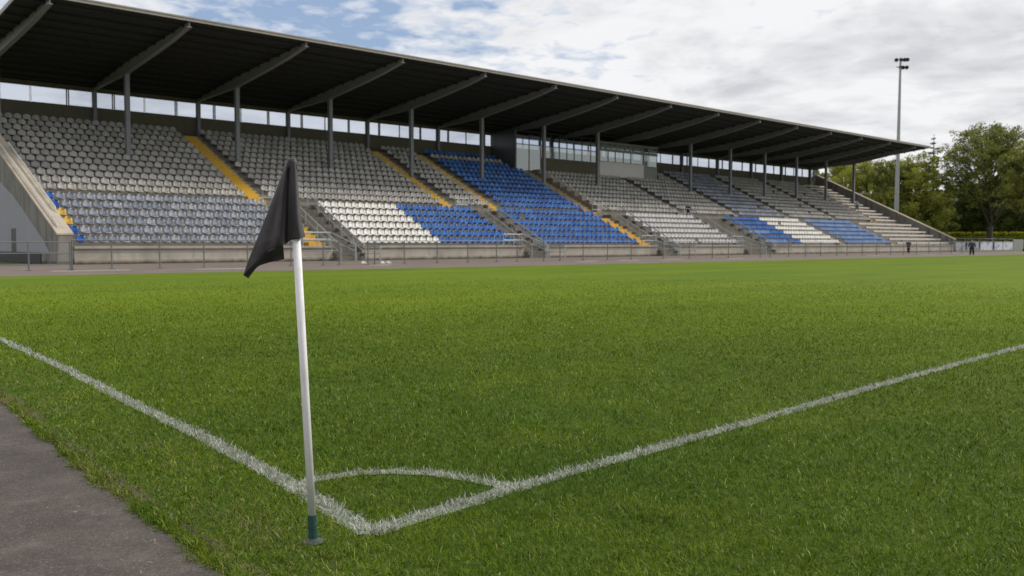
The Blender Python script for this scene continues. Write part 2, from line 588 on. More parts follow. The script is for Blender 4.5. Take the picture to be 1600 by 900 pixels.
def tier_profile(rows, depth, v_start, v_end, z_end=None):
    """stepped outline; each tread begins 0.42 in front of its row line"""
    poly = []
    for i, (v, z) in enumerate(rows):
        a = v - 0.42 if i else v_start
        b = rows[i + 1][0] - 0.42 if i + 1 < len(rows) else v_end
        poly += [(a, z), (b, z)]
    return poly


LO_P = tier_profile(ROWS_LO, 1.17, V_F + 0.22, 65.15)
UP_P = tier_profile(ROWS_UP, 1.12, 66.55, 81.2)
mb = MB()
for a, b in spans(LO_GAPS, U_L + 0.6, U_R):
    mb.extr([(V_F + 0.22, 0.0)] + LO_P + [(65.15, 0.0)], 'x', a, b)
mb.extr([(65.153, 0), (65.153, WALK_Z), (66.547, WALK_Z), (66.547, 0)], 'x', U_L + 0.6, U_R)
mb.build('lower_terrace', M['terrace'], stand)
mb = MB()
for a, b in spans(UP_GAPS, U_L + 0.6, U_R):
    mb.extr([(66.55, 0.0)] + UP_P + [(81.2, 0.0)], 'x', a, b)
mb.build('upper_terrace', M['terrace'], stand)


def stair_poly(rows, v0, v1, z0, lift=0.0, sub=2):
    pts = []
    vs = [r[0] - 0.42 for r in rows]
    poly = []
    for i, (v, z) in enumerate(rows):
        a = v - 0.42 if i else v0
        b = rows[i + 1][0] - 0.42 if i + 1 < len(rows) else v1
        zn = rows[i + 1][1] if i + 1 < len(rows) else z
        poly += [(a, z + lift), ((a + b) / 2, z + lift)]
        poly += [((a + b) / 2, (z + zn) / 2 + lift), (b, (z + zn) / 2 + lift)]
    return poly


for gaps, rows, v0, v1 in ((UP_GAPS, ROWS_UP, 66.553, 80.4), (LO_GAPS, ROWS_LO, V_F + 0.23, 65.147)):
    for a, b, k in gaps:
        mb = MB()
        a2, b2 = a + 0.004, b - 0.004
        if k == 'p':
            n = 14
            poly = []
            for i in range(n):
                va, vb = 57.2 + (65.14 - 57.2) * i / n, 57.2 + (65.14 - 57.2) * (i + 1) / n
                z = WALK_Z * (i + 1) / n
                poly += [(va, z), (vb, z)]
            mb.extr([(57.2, 0.004)] + poly + [(65.14, 0.004)], 'x', a2 + 0.1, b2 - 0.1, 0)
            mb.build('stair', M['darkstep'], stand)
            continue
        if k == 'y':
            g = 0.16
            mb.extr([(v0, 0.01)] + stair_poly(rows, v0, v1, 0, 0.03) + [(v1, 0.01)], 'x', a2, b2 - g, 0)
            mb.extr([(v0, 0.01)] + stair_poly(rows, v0, v1, 0, 0.02) + [(v1, 0.01)], 'x', b2 - g, b2, 1)
            mb.build('stair', [M['yellow'], M['step']], stand)
        elif k == 'b':
            mb.extr([(v0, 0.01)] + stair_poly(rows, v0, v1, 0, 0.02) + [(v1, 0.01)], 'x', a2, b2, 1)
            mb.build('stair', [M['step'], M['ochre']], stand)
        else:
            mb.extr([(v0, 0.01)] + stair_poly(rows, v0, v1, 0, 0.02) + [(v1, 0.01)], 'x', a2, b2, 0)
            mb.build('stair', [M['step']], stand)
        if gaps is UP_GAPS:
            pass

# front wall with its lip and ledge, cut where the ground stairs enter
for a, b in spans([g for g in LO_GAPS if g[2] == 'p'], U_L + 0.9, U_R - 0.003):
    mb = MB()
    mb.box(a, b, V_F + 0.02, V_F + 0.217, 0.004, 0.93)
    mb.box(a, b, V_F - 0.10, V_F + 0.215, 0.933, 1.10)
    mb.box(a, b, V_F - 0.06, V_F + 0.018, 0.004, 0.34)
    mb.build('front_wall', M['concrete'], stand, bevel=0.012)
# concrete returns beside the ground stairs
for a, b, k in LO_GAPS:
    if k != 'p': continue
    for u in (a, b):
        mb = MB()
        u0, u1 = (u + 0.01, u + 0.13) if u == a else (u - 0.13, u - 0.01)
        poly = [(57.3, 0.005)]
        for i in range(7):
            va = 57.3 + 1.12 * i
            z = 0.55 + 0.63 * i
            poly += [(va, z), (va + 1.12, z)]
        poly += [(65.14, 0.005)]
        mb.extr(poly, 'x', u0, u1)
        mb.build('stair_wall', M['darkstep'], stand)

# side walls, each with a pale coping
def slope(v): return 1.86 + 0.479 * (v - V_F)


mb = MB()
mb.extr([(V_F, 0.004), (V_F, slope(V_F) - 0.1), (81.9, slope(81.9) - 0.1), (81.9, 0.004)], 'x', U_L, U_L + 0.85)
lw = mb.build('side_wall', M['sidewall'], stand)
mb = MB()
mb.extr([(V_F - 0.04, slope(V_F) - 0.1), (V_F - 0.04, slope(V_F)), (81.94, slope(81.94)), (81.94, slope(81.94) - 0.1)], 'x', U_L - 0.05, U_L + 0.90)
mb.build('coping', M['cap'], lw)
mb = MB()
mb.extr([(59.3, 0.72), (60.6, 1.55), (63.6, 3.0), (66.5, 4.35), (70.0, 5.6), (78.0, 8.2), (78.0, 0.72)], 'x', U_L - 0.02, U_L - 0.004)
pw = mb.build('painted_shade_panel', concrete('lilac_paint_and_shade', (0.33, 0.335, 0.375), (0.26, 0.26, 0.29), 0.3, 0.3), lw)  # lilac paint; its slanted edge paints in a diagonal shadow line on the wall
mb = MB()
mb.box(U_L - 0.03, U_L - 0.022, 66.1, 67.2, 0.72, 2.25)
mb.build('door', M['maroon'], lw)
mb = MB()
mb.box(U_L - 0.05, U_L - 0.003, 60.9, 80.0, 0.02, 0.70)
mb.build('recess_shade_strip', M['dark'], lw)  # dark strip painted on for the shade of a recess, not a built base
mb = MB()
mb.extr([(V_F, 0.004), (V_F, slope(V_F) + 0.02), (81.9, slope(81.9) + 0.02), (81.9, 0.004)], 'x', U_R, U_R + 0.7)
rw = mb.build('side_wall', M['sidewall'], stand)
mb = MB()
mb.extr([(V_F - 0.04, slope(V_F) + 0.02), (V_F - 0.04, slope(V_F) + 0.14), (81.94, slope(81.94) + 0.14), (81.94, slope(81.94) + 0.02)], 'x', U_R - 0.05, U_R + 0.78)
mb.build('coping', M['cap'], rw)

# white handrails lying along the left coping
for du, dz, v0, v1 in ((0.80, 0.30, 60.5, 70.5), (0.25, 0.22, 58.4, 72.0)):
    mb = MB()
    mb.tube([(U_L + du, v0, slope(v0) + 0.01), (U_L + du, v0 + 0.25, slope(v0) + dz + 0.05), (U_L + du, v1, slope(v1) + dz)], 0.045, 8)
    for k in range(5):
        v = v0 + 1 + (v1 - v0 - 1) * k / 4
        mb.tube([(U_L + du, v, slope(v)), (U_L + du, v, slope(v) + dz)], 0.03, 6)
    mb.build('handrail', M['white_rail'], lw)

# back wall and the clerestory above it
Z_SILL, Z_HEAD = 12.72, 14.16
mb = MB()
mb.box(U_L + 0.853, U_R - 0.003, 81.203, 81.5, 0.004, Z_SILL)
mb.box(U_L + 0.853, U_R - 0.003, 81.20, 81.5, Z_HEAD, 14.42)
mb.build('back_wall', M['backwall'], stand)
BOX_U0, BOX_U1, BOX_V = 72.6, 98.9, 77.0
for i in range(len(REARS)):
    u0 = REARS[i]
    u1 = REARS[i + 1] if i + 1 < len(REARS) else U_R
    L = 9.15
    cuts = [u0] + [u0 + f_ * L for f_ in (0.18, 0.47, 0.78)] + [u1]
    cuts = [c for c in cuts if c <= u1 + 1e-6]
    for j in range(len(cuts) - 1):
        a, b = cuts[j] + 0.03, cuts[j + 1] - 0.03
        if b - a < 0.2: continue
        mb = MB()
        w = 0.03 if j in (1, 2) else 0.07
        wl, wr = (0.09, 0.09 if j == 0 else 0.02) if j < 2 else ((0.02, 0.09) if j == 2 else (0.09, 0.09))
        mb.box(a, a + wl, 81.25, 81.33, Z_SILL, Z_HEAD, 0)
        mb.box(b - wr, b, 81.25, 81.33, Z_SILL, Z_HEAD, 0)
        mb.box(a + wl, b - wr, 81.25, 81.33, Z_SILL, Z_SILL + 0.05, 0)
        mb.box(a + wl, b - wr, 81.25, 81.33, Z_HEAD - 0.05, Z_HEAD, 0)
        mb.add([(a + wl, 81.29, Z_SILL + .05), (b - wr, 81.29, Z_SILL + .05), (b - wr, 81.29, Z_HEAD - .05), (a + wl, 81.29, Z_HEAD - .05)], [(0, 1, 2, 3)], 1)
        mb.build('window', [M['mullion'], M['glass']], stand)

# roof: soffit plane from (V 62.2, z 16.69) down to (V 82.6, z 14.25)
RV0, RZ0, RV1, RZ1 = 62.25, 16.70, 82.8, 14.26
RU0, RU1 = 16.95, 150.9


def soffit(v): return RZ0 + (v - RV0) * (RZ1 - RZ0) / (RV1 - RV0)


mb = MB()
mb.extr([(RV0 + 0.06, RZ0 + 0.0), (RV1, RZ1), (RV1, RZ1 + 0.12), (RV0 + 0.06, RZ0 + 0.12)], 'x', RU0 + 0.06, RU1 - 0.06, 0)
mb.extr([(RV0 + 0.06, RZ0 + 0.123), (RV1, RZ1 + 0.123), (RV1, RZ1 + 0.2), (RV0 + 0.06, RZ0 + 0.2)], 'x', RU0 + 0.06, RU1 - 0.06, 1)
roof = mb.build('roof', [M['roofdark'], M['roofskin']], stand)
mb = MB()
mb.box(RU0, RU1, RV0, RV0 + 0.055, RZ0 - 0.02, RZ0 + 0.235)
mb.box(RU0, RU1, RV0 - 0.05, RV0 - 0.003, RZ0 + 0.16, RZ0 + 0.25)
mb.build('fascia', M['fascia'], roof)
for u0, u1 in ((RU0, RU0 + 0.055), (RU1 - 0.055, RU1)):
    mb = MB()
    mb.extr([(RV0 + 0.06, RZ0 - 0.05), (RV1, RZ1 - 0.05), (RV1, RZ1 + 0.23), (RV0 + 0.06, RZ0 + 0.23)], 'x', u0, u1)
    mb.build('gable_trim', M['fascia'], roof)
for k in range(13):
    v = RV0 + 0.9 + k * 1.55
    mb = MB()
    z = soffit(v)
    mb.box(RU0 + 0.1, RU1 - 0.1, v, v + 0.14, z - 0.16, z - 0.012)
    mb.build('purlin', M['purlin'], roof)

# rafters: haunched steel beams, and two rows of steel columns
def rafter_z(v):
    pts = [(62.45, 16.30), (66.0, 15.55), (73.24, 14.48), (81.1, 14.18)]
    return float(np.interp(v, [p[0] for p in pts], [p[1] for p in pts]))


for k in range(15):
    ut, uc, ur = TIPS[k], COLS[k], REARS[k]

    def uu(v): return float(np.interp(v, [62.45, 73.24, 81.1], [ut, uc, ur]))
    mb = MB()
    vs = [62.45, 65.0, 68.0, 71.0, 73.24, 76.0, 79.0, 81.0]
    for a, b in zip(vs[:-1], vs[1:]):
        def sec(u_a, u_b, w0, w1, za, zb, zta, ztb):
            mb.add([(u_a - w0, a, za), (u_a + w0, a, za), (u_a + w0, a, zta), (u_a - w0, a, zta),
                    (u_b - w1, b, zb), (u_b + w1, b, zb), (u_b + w1, b, ztb), (u_b - w1, b, ztb)],
                   [(0, 3, 2, 1), (4, 5, 6, 7), (0, 1, 5, 4), (1, 2, 6, 5), (2, 3, 7, 6), (3, 0, 4, 7)])
        ta, tb = soffit(a) - 0.01, soffit(b) - 0.01
        ta = max(ta, rafter_z(a) + 0.2); tb = max(tb, rafter_z(b) + 0.2)
        ta, tb = min(ta, soffit(a) - 0.01), min(tb, soffit(b) - 0.01)
        sec(uu(a), uu(b), 0.05, 0.05, rafter_z(a) + 0.055, rafter_z(b) + 0.055, ta, tb)
        sec(uu(a), uu(b), 0.17, 0.17, rafter_z(a), rafter_z(b), rafter_z(a) + 0.055, rafter_z(b) + 0.055)
    mb.build('rafter', M['rafter'], stand)

    def hcol(u, v, z0, z1, w, name):
        mb = MB()
        mb.box(u - w, u + w, v - w, v - w + 0.05, z0, z1)
        mb.box(u - w, u + w, v + w - 0.05, v + w, z0, z1)
        mb.box(u - 0.03, u + 0.03, v - w + 0.051, v + w - 0.051, z0, z1)
        mb.box(u - w - .06, u + w + .06, v - w - .06, v + w + .06, z1 + 0.002, z1 + 0.045)
        return mb.build(name, M['column'], stand)
    if k != 8:
        hcol(uc, 73.24, 7.55, rafter_z(73.24) - 0.05, 0.17, 'column')
    else:
        hcol(uc + 1.1, BOX_V + 0.5, 14.2, rafter_z(77.5) - 0.05, 0.12, 'column')
    if not (BOX_U0 < ur < BOX_U1):
        hcol(ur, 81.0, 10.5, 14.1, 0.15, 'column')
    else:
        hcol(ur, 80.95, 12.0, 14.1, 0.15, 'column')

# stepped parapet beside the aisle under the press box
mb = MB()
for i, (v, z) in enumerate(ROWS_UP[:9]):
    mb.box(75.1, 75.9, v - 0.42, v + 0.697, z - 0.3, z + 0.78 if i else z + 0.9)
mb.build('parapet', M['step'], stand)

# press box
pb_mb = MB()
pb_mb.box(BOX_U0 + 3.2, 87.2, BOX_V + 0.02, BOX_V + 0.2, 9.3, 11.35)
pb_mb.box(BOX_U0, BOX_U1, BOX_V + 0.25, 81.19, 9.3, 9.5)
pb_mb.box(BOX_U0 + .2, BOX_U1 - .1, 79.5, 79.6, 9.51, 12.6)
pbox = pb_mb.build('press_box', M['backwall'], stand)
mb = MB()
mb.box(BOX_U0, BOX_U0 + 0.12, BOX_V + 0.05, 81.19, 9.5, 14.35)
mb.box(BOX_U0 + 0.02, BOX_U0 + 0.16, BOX_V - 0.06, BOX_V + 0.08, 9.6, 14.4)
mb.build('end_wall', M['boothside'], pbox)
mb = MB()
mb.box(87.25, 96.0, BOX_V - 0.08, BOX_V + 0.12, 9.75, 11.62)
mb.build('white_panel', M['boothwall'], pbox)
mb = MB()
mb.box(96.02, BOX_U1, BOX_V - 0.02, BOX_V + 0.12, 9.7, 11.4)
mb.build('end_panel', M['boothframe'], pbox)
mb = MB()
mb.box(87.25, BOX_U1 + 0.2, BOX_V - 0.12, 81.1, 14.0, 14.14)
mb.box(87.25, BOX_U1 + 0.1, BOX_V - 0.10, BOX_V + 0.1, 13.02, 13.2)
mb.build('flat_roof', M['boothframe'], pbox)


def booth_window(a, b, z0, z1, fr, fm=None, gm=None):
    mb = MB()
    v0, v1 = BOX_V - 0.04, BOX_V + 0.04
    mb.box(a, a + fr, v0, v1, z0, z1); mb.box(b - fr, b, v0, v1, z0, z1)
    mb.box(a + fr, b - fr, v0, v1, z0, z0 + fr); mb.box(a + fr, b - fr, v0, v1, z1 - fr, z1)
    mb.add([(a + fr, BOX_V, z0 + fr), (b - fr, BOX_V, z0 + fr), (b - fr, BOX_V, z1 - fr), (a + fr, BOX_V, z1 - fr)], [(0, 1, 2, 3)], 1)
    mb.build('window', [fm or M['boothframe'], gm or M['boothglass']], pbox)


def upx(x, V=BOX_V):
    """(positions measured along the box front)"""
    return V * math.tan(math.atan((x - 800) / 1430.0) + CAM_YAW)


xs = [803, 823, 838, 849, 866, 876, 886, 900, 915, 935]
us = [BOX_U0 + 0.2, 74.9, 76.8, 78.6, 80.0, 81.3, 82.6, 84.0, 85.6, 87.2]
for i, (a, b) in enumerate(zip(us[:-1], us[1:])):
    booth_window(a + 0.01, b - 0.01, 11.37 if i > 1 else 9.55, 12.75, 0.05)
    booth_window(a + 0.01, b - 0.01, 12.77, 14.3, 0.045, M['mullion'], M['glass'])
us = [87.28, 88.9, 90.3, 91.9, 93.4, 95.95]
for a, b in zip(us[:-1], us[1:]):
    booth_window(a + 0.01, b - 0.01, 11.64, 13.0, 0.06)
booth_window(96.05, BOX_U1, 11.42, 13.0, 0.07)
us = [87.28, 88.35, 89.45, 90.5, 92.2, 93.2, 94.2, 95.6, 97.1, BOX_U1]
for a, b in zip(us[:-1], us[1:]):
    booth_window(a + 0.02, b - 0.02, 13.22, 13.98, 0.09, M['boothframe'], M['glass'])


# ------------------------------------------------------------------ seats
def seat_parts():
    """rounded shell seat facing -y; origin on the tread under the seat"""
    def shell(fn, nu, nv, th):
        vs, fs = [], []
        F, B = [], []
        for j in range(nv):
            for i in range(nu):
                p, nrm = fn(i / (nu - 1) * 2 - 1, j / (nv - 1))
                F.append(p); B.append((p[0] + nrm[0] * th, p[1] + nrm[1] * th, p[2] + nrm[2] * th))
        vs = F + B
        o = nu * nv
        for j in range(nv - 1):
            for i in range(nu - 1):
                a = j * nu + i
                fs.append((a, a + 1, a + nu + 1, a + nu))
                fs.append((o + a, o + a + nu, o + a + nu + 1, o + a + 1))
        rim = [i for i in range(nu)] + [j * nu + nu - 1 for j in range(1, nv)] + [(nv - 1) * nu + i for i in range(nu - 2, -1, -1)] + [j * nu for j in range(nv - 2, 0, -1)]
        for k in range(len(rim)):
            a, b = rim[k], rim[(k + 1) % len(rim)]
            fs.append((a, o + a, o + b, b))
        return vs, fs

    def back(s, t):
        w = 0.282 * math.sqrt(max(0.0, 1 - (max(0, t - 0.42) / 0.60) ** 3.2)) * (0.93 + 0.07 * min(1, t * 2.5))
        x = s * w
        z = 0.345 + 0.46 * t - 0.03 * s * s * t
        y = 0.17 + 0.10 * t - 0.09 * s * s
        return (x, y, z), (0, 1, 0)

    def pan(s, t):
        w = 0.262 * (1 - 0.18 * (1 - t) ** 2)
        x = s * w
        y = -0.24 + 0.45 * t - 0.03 * (1 - s * s) * (1 - t)
        z = 0.385 - 0.03 * (1 - s * s) + 0.01 * (1 - t) - 0.04 * max(0, 0.3 - t) / 0.3
        return (x, y, z), (0, 0, -1)
    b = shell(back, 7, 6, 0.022)
    p = shell(pan, 5, 4, 0.025)
    br = MB()
    br.box(-0.03, 0.03, 0.12, 0.36, 0.27, 0.34)
    br.box(-0.12, 0.12, -0.1, 0.1, 0.28, 0.34)
    return b, p, (br.v, br.f)


S_BACK, S_PAN, S_BRK = seat_parts()
M['bracket'] = steel('seat_bracket', (0.07, 0.07, 0.07), 0.5)
PITCH = 0.655


def seat_list():
    seats = []

    def hsh(a, b): return ((math.sin(a * 12.9898 + b * 78.233) * 43758.5453) % 1.0)
    blocks = spans(UP_GAPS, U_L + 1.15, U_R)
    for bi, (a, b) in enumerate(blocks):
        if a > 141: continue
        a2, b2 = a + 0.12, b - 0.1
        if bi == 2: a2, b2 = a + 0.35, b
        if abs(a - 75.0) < 0.1: a2 = 76.2
        nseat = int((b2 - a2) / PITCH)
        off = a2 + ((b2 - a2) - nseat * PITCH) / 2 + PITCH / 2
        for r, (v, z) in enumerate(ROWS_UP):
            for i in range(nseat):
                u = off + i * PITCH
                if v > BOX_V - 0.8 and BOX_U0 - 0.5 < u < BOX_U1 + 0.5: continue
                if u < 73.5 and u > 61: c = 'stone' if r == 10 else 'blue'
                elif u > 103: c = 'slate' if u < 116 else 'stone'
                else: c = 'stone'
                seats.append([u, v, z, c, 'upper', r, bi, i])
    for bi, (a, b) in enumerate(spans(LO_GAPS, U_L + 0.95, U_R)):
        if a > 129 or b - a < 1: continue
        a2, b2 = a + 0.12, b - 0.1
        if bi == 0: a2, b2 = a + 0.05, b - 0.05
        nseat = int((b2 - a2) / PITCH)
        off = a2 + ((b2 - a2) - nseat * PITCH) / 2 + PITCH / 2
        for r, (v, z) in enumerate(ROWS_LO):
            for i in range(nseat):
                u = off + i * PITCH
                if a < 20:
                    c = 'slate'
                    if r in (0, 1) and i < 1: c = 'blue'
                    if r in (2, 3) and i < 1: c = 'yellow'
                    if r in (4, 5) and i < 1: c = 'blue'
                elif a < 40: c = 'white' if u < 46.6 else 'blue'
                elif a < 60: c = 'blue'
                elif a < 80: c = 'pale'
                elif a < 100:
                    c = ('faded' if r in (0, 2) and u < 101 else 'blue') if u < 104.6 else 'white'
                else: c = 'faded'
                seats.append([u, v, z, c, 'lower', r, bi, i])
    return seats


SEATS = [s for s in seat_list() if not (((math.sin(s[0] * 12.9898 + s[1] * 78.233) * 43758.5453) % 1.0) < 0.006)]
cx, cy = math.sin(CAM_YAW), math.cos(CAM_YAW)


def in_view(u, v):
    d = u * cx + v * cy
    x = (u * cy - v * cx) / d * 1430 + 800
    return -6 < x < 1606


vis = [s for s in SEATS if in_view(s[0], s[1])]
vis.sort(key=lambda s: s[0] ** 2 + s[1] ** 2)
near, rest = vis[:300], vis[300:] + [s for s in SEATS if not in_view(s[0], s[1])]
CN = {'stone': 'dull stone grey', 'slate': 'bluish grey', 'white': 'white', 'blue': 'blue', 'yellow': 'yellow', 'pale': 'pale grey'}
ORD = ['', 'first', 'second', 'third', 'fourth', 'fifth', 'sixth', 'seventh', 'eighth', 'ninth', 'tenth', 'eleventh', 'twelfth']


def ordn(n):
    if n < len(ORD): return ORD[n]
    return '%d%s' % (n, 'th' if n % 100 in (11, 12, 13) else {1: 'st', 2: 'nd', 3: 'rd'}.get(n % 10, 'th'))


PROTO = {}


def make_seat(c):
    root = empty('stadium_seat', (0, 0, 0), 'x', 'seat')
    for nm, (vs, fs) in (('backrest', S_BACK), ('seat_pan', S_PAN)):
        mb = MB(); mb.add(vs, fs)
        mb.build(nm, SEATM[c], root, smooth=True)
    mb = MB(); mb.add(*S_BRK)
    mb.build('bracket', M['bracket'], root)
    return root


counts = {}
for s in near:
    u, v, z, c, tier, r, bi, i = s
    if c not in PROTO:
        PROTO[c] = make_seat(c); o = PROTO[c]
    else:
        o = copy_tree(PROTO[c])
    o.location = (u + random.uniform(-0.02, 0.02), v, z)
    o.rotation_euler = (0, 0, random.uniform(-0.03, 0.03))
    blk = 'left end wall' if bi == 0 else 'yellow stair'
    if tier == 'lower':
        where = 'from left end wall' if bi == 0 else 'after the first ground stair'
    else:
        where = 'from left end wall' if bi == 0 else 'after the first yellow stair'
    o['label'] = '%s seat, %s tier row %s, %s %s' % (CN[c], tier, ordn(r + 1), ordn(i + 1), where)
    o['group'] = 'plastic seats in the grandstand'
    o['category'] = 'seat'

# the remaining seats: one object, built with numpy
base_v, base_f, base_m = [], [], []
for (vs, fs), mi in ((S_BACK, 0), (S_PAN, 0), (S_BRK, 1)):
    b = len(base_v)
    base_v += list(vs); base_f += [tuple(b + q for q in f) for f in fs]; base_m += [mi] * len(fs)
BV = np.array(base_v, dtype=np.float32)
nB = len(BV); cnt = len(rest)
P = np.array([[s[0], s[1], s[2]] for s in rest], dtype=np.float32)
P[:, 0] += rng.normal(0, 0.012, cnt)
V = (BV[None, :, :] + P[:, None, :]).reshape(-1, 3)
loops = np.array([q for f in base_f for q in f], dtype=np.int32)
sizes = np.array([len(f) for f in base_f], dtype=np.int32)
allloops = (loops[None, :] + (np.arange(cnt, dtype=np.int32) * nB)[:, None]).ravel()
allsizes = np.tile(sizes, cnt)
starts = np.r_[0, np.cumsum(allsizes)[:-1]].astype(np.int32)
cidx = np.array([SEATK.index(s[3]) for s in rest], dtype=np.int32)
fm = np.array(base_m, dtype=np.int32)
allm = np.where(fm[None, :] == 0, cidx[:, None], len(SEATK)).ravel().astype(np.int32)


def np_mesh(name, V, loops, starts, sizes=None, mats=(), midx=None, smooth=True):
    me = bpy.data.meshes.new(name)
    me.vertices.add(len(V)); me.loops.add(len(loops)); me.polygons.add(len(starts))
    me.vertices.foreach_set('co', np.ascontiguousarray(V, dtype=np.float32).ravel())
    me.loops.foreach_set('vertex_index', loops)
    me.polygons.foreach_set('loop_start', starts)
    for m in mats: me.materials.append(m)
    if midx is not None: me.polygons.foreach_set('material_index', midx)
    me.polygons.foreach_set('use_smooth', np.full(len(starts), smooth))
    me.update(calc_edges=True)
    return me


me = np_mesh('stadium_seats', V, allloops, starts, allsizes, [SEATM[k] for k in SEATK] + [M['bracket']], allm)
at = me.attributes.new('rnd', 'FLOAT', 'POINT')
at.data.foreach_set('value', np.repeat(rng.random(cnt).astype(np.float32), nB))
o = bpy.data.objects.new('stadium_seats', me)
col.objects.link(o)
tag(o, 'rows of grey, white and blue plastic seats filling the rest of the grandstand', 'seats', 'plastic seats in the grandstand', 'stuff')

# plank benches on the terraces at the far end
bgroup = 'plank benches at the far end of the grandstand'
for rows, tier, a, b in ((ROWS_UP, 'upper', 141.7, U_R - 0.4), (ROWS_LO, 'lower', 130.9, U_R - 0.4)):
    for r, (v, z) in enumerate(rows):
        mb = MB()
        mb.box(a, b, v - 0.17, v + 0.24, z + 0.36, z + 0.43)
        mb.box(a, b, v - 0.20, v - 0.173, z + 0.22, z + 0.42)
        for k in range(5):
            u = a + 0.4 + (b - a - 0.8) * k / 4
            mb.box(u - 0.05, u + 0.05, v - 0.1, v + 0.18, z, z + 0.358)
        o = mb.build('bench', M['bench'])
        tag(o, 'pale plank bench at the far right end, %s row of the %s terrace' % (ordn(r + 1), tier), 'bench', bgroup)

# ------------------------------------------------------------------ railings
V_R = 46.0


def railing(us, label, zt=1.42, rails=(1.42, 0.82), v=V_R, m='rail_dark', group='steel railings along the track', r=0.032):
    t = empty('railing', (us[0], v, 0), label, 'railing', group)
    for u in us:
        mb = MB()
        mb.tube([(u, v, 0.0), (u, v, zt + 0.02)], r * 1.15, 8)
        mb.box(u - 0.11, u + 0.11, v - 0.11, v + 0.11, 0.004, 0.03)
        mb.build('post', M[m], t)
    for z in rails:
        mb = MB()
        mb.tube([(us[0], v, z), (us[-1], v, z)], r * 0.8, 8)
        mb.build('rail', M[m], t)
    return t


railing([7.6, 10.1, 12.59, 14.4], 'low three-bar railing in front of the left end wall', 1.32, (1.32, 0.8, 0.27))
railing([14.49, 16.32, 18.68, 21.01, 23.47, 26.11, 28.18, 29.25], 'railing in front of the bluish grey seats, left of the first ground stair')
railing([31.26, 31.75, 33.97, 36.55, 39.12, 41.68, 43.6], 'railing in front of the white and blue lower seats')
railing([46.2, 47.88, 50.35, 53.09, 55.91], 'railing in front of the all blue lower seats')
railing([59.98, 63.56, 66.91, 69.35], 'railing in front of the pale grey lower seats')
railing([74.5, 76.2, 79.52, 82.66, 85.68, 89.0], 'railing in front of the far blue and white seats')
railing([91.2, 94.6, 98.0, 101.4, 104.8, 108.2, 111.6, 115.0, 118.4, 121.8, 125.2], 'railing in front of the bench terraces at the far end')


def stair_rail(u, label, v0=57.0, v1=65.3, flat=1.9, up=1.05):
    """sloped handrail beside a ground stair, with a level lead-in towards the track"""
    t = empty('handrail', (u, v0 - flat, 0), label, 'handrail', 'handrails of the ground stairs')

    def zz(v): return max(0.0, (v - 57.2) / (65.14 - 57.2) * WALK_Z)
    mb = MB()
    mb.tube([(u, v0 - flat, 0.004), (u, v0 - flat, up), (u, v0, up), (u, v1, zz(v1) + up)], 0.055, 8)
    mb.build('top_rail', M['galv'], t)
    mb = MB()
    mb.tube([(u, v0 - flat, up * 0.5), (u, v0, up * 0.5), (u, v1, zz(v1) + up * 0.5)], 0.028, 8)
    mb.build('middle_rail', M['galv'], t)
    for k in range(6):
        v = v0 + (v1 - v0 - 0.1) * k / 5
        mb = MB()
        mb.tube([(u, v, zz(v)), (u, v, zz(v) + up)], 0.045, 8)
        mb.build('post', M['galv'], t)
    return t


names = ['first ground stair', 'stair left of the blue block', 'stair right of the blue block', 'wide fourth stair']
k = 0
for a, b, kd in LO_GAPS:
    if kd != 'p': continue
    stair_rail(a + 0.22, 'tubular handrail up the left side of the ' + names[k])
    stair_rail(b - 0.22, 'tubular handrail up the right side of the ' + names[k])
    k += 1
# cross barriers on the walkway at the head of the ground stairs
k = 0
for a, b, kd in LO_GAPS:
    if kd != 'p': continue
    t = empty('barrier', (a - 1.5, 65.2, WALK_Z), 'tubular barrier on the walkway above the ' + names[k], 'barrier', 'barriers on the walkway')
    for uu_ in (a - 1.6, a - 0.8, a - 0.1):
        mb = MB(); mb.tube([(uu_, 65.2, WALK_Z), (uu_, 65.2, WALK_Z + 1.15)], 0.032, 8); mb.build('post', M['galv'], t)
    for z in (0.6, 1.15):
        mb = MB(); mb.tube([(a - 1.6, 65.2, WALK_Z + z), (a - 0.1, 65.2, WALK_Z + z)], 0.03, 8); mb.build('rail', M['galv'], t)
    k += 1

# short rails on the front wall that turn down to the foot of each ground stair
k = 0
for a, b, kd in LO_GAPS:
    if kd != 'p': continue
    t = empty('barrier', (a - 2.4, V_F, 0), 'short rail on the front wall below the ' + names[k], 'barrier', 'rails at the foot of the stairs')
    for z in (2.05, 1.55):
        mb = MB(); mb.tube([(a - 2.4, V_F + 0.1, z), (a - 0.1, V_F + 0.1, z), (a + 0.5, 55.6, z - 0.85)], 0.05, 8); mb.build('rail', M['galv'], t)
    for uu_ in (a - 2.4, a - 1.2, a - 0.15):
        mb = MB(); mb.tube([(uu_, V_F + 0.1, 1.10), (uu_, V_F + 0.1, 2.05)], 0.042, 8); mb.build('post', M['galv'], t)
    mb = MB(); mb.tube([(a + 0.5, 55.6, 0.0), (a + 0.5, 55.6, 1.22)], 0.05, 8); mb.build('post', M['galv'], t)
    k += 1

# far-end fence with white boards
railing([150.6, 154.3, 159.9, 166.3, 172.0, 176.0], 'railing carrying white boards beyond the right end of the stand', 2.05, (2.05, 1.6), v=57.8, m='galv', group='x')['group'] = 'steel railings along the track'


def board_fn(nt):
    p = wcoord(nt)
    a = nt.noise(vscale(nt, p, (0.9, 1, 1.6)), 1.0, 3, 0.5)
    cc = nt.mix(nt.ramp(a, 0.56, 0.62), (0.50, 0.51, 0.56), (0.25, 0.29, 0.44))
    return bsdf(nt, cc, 0.6)


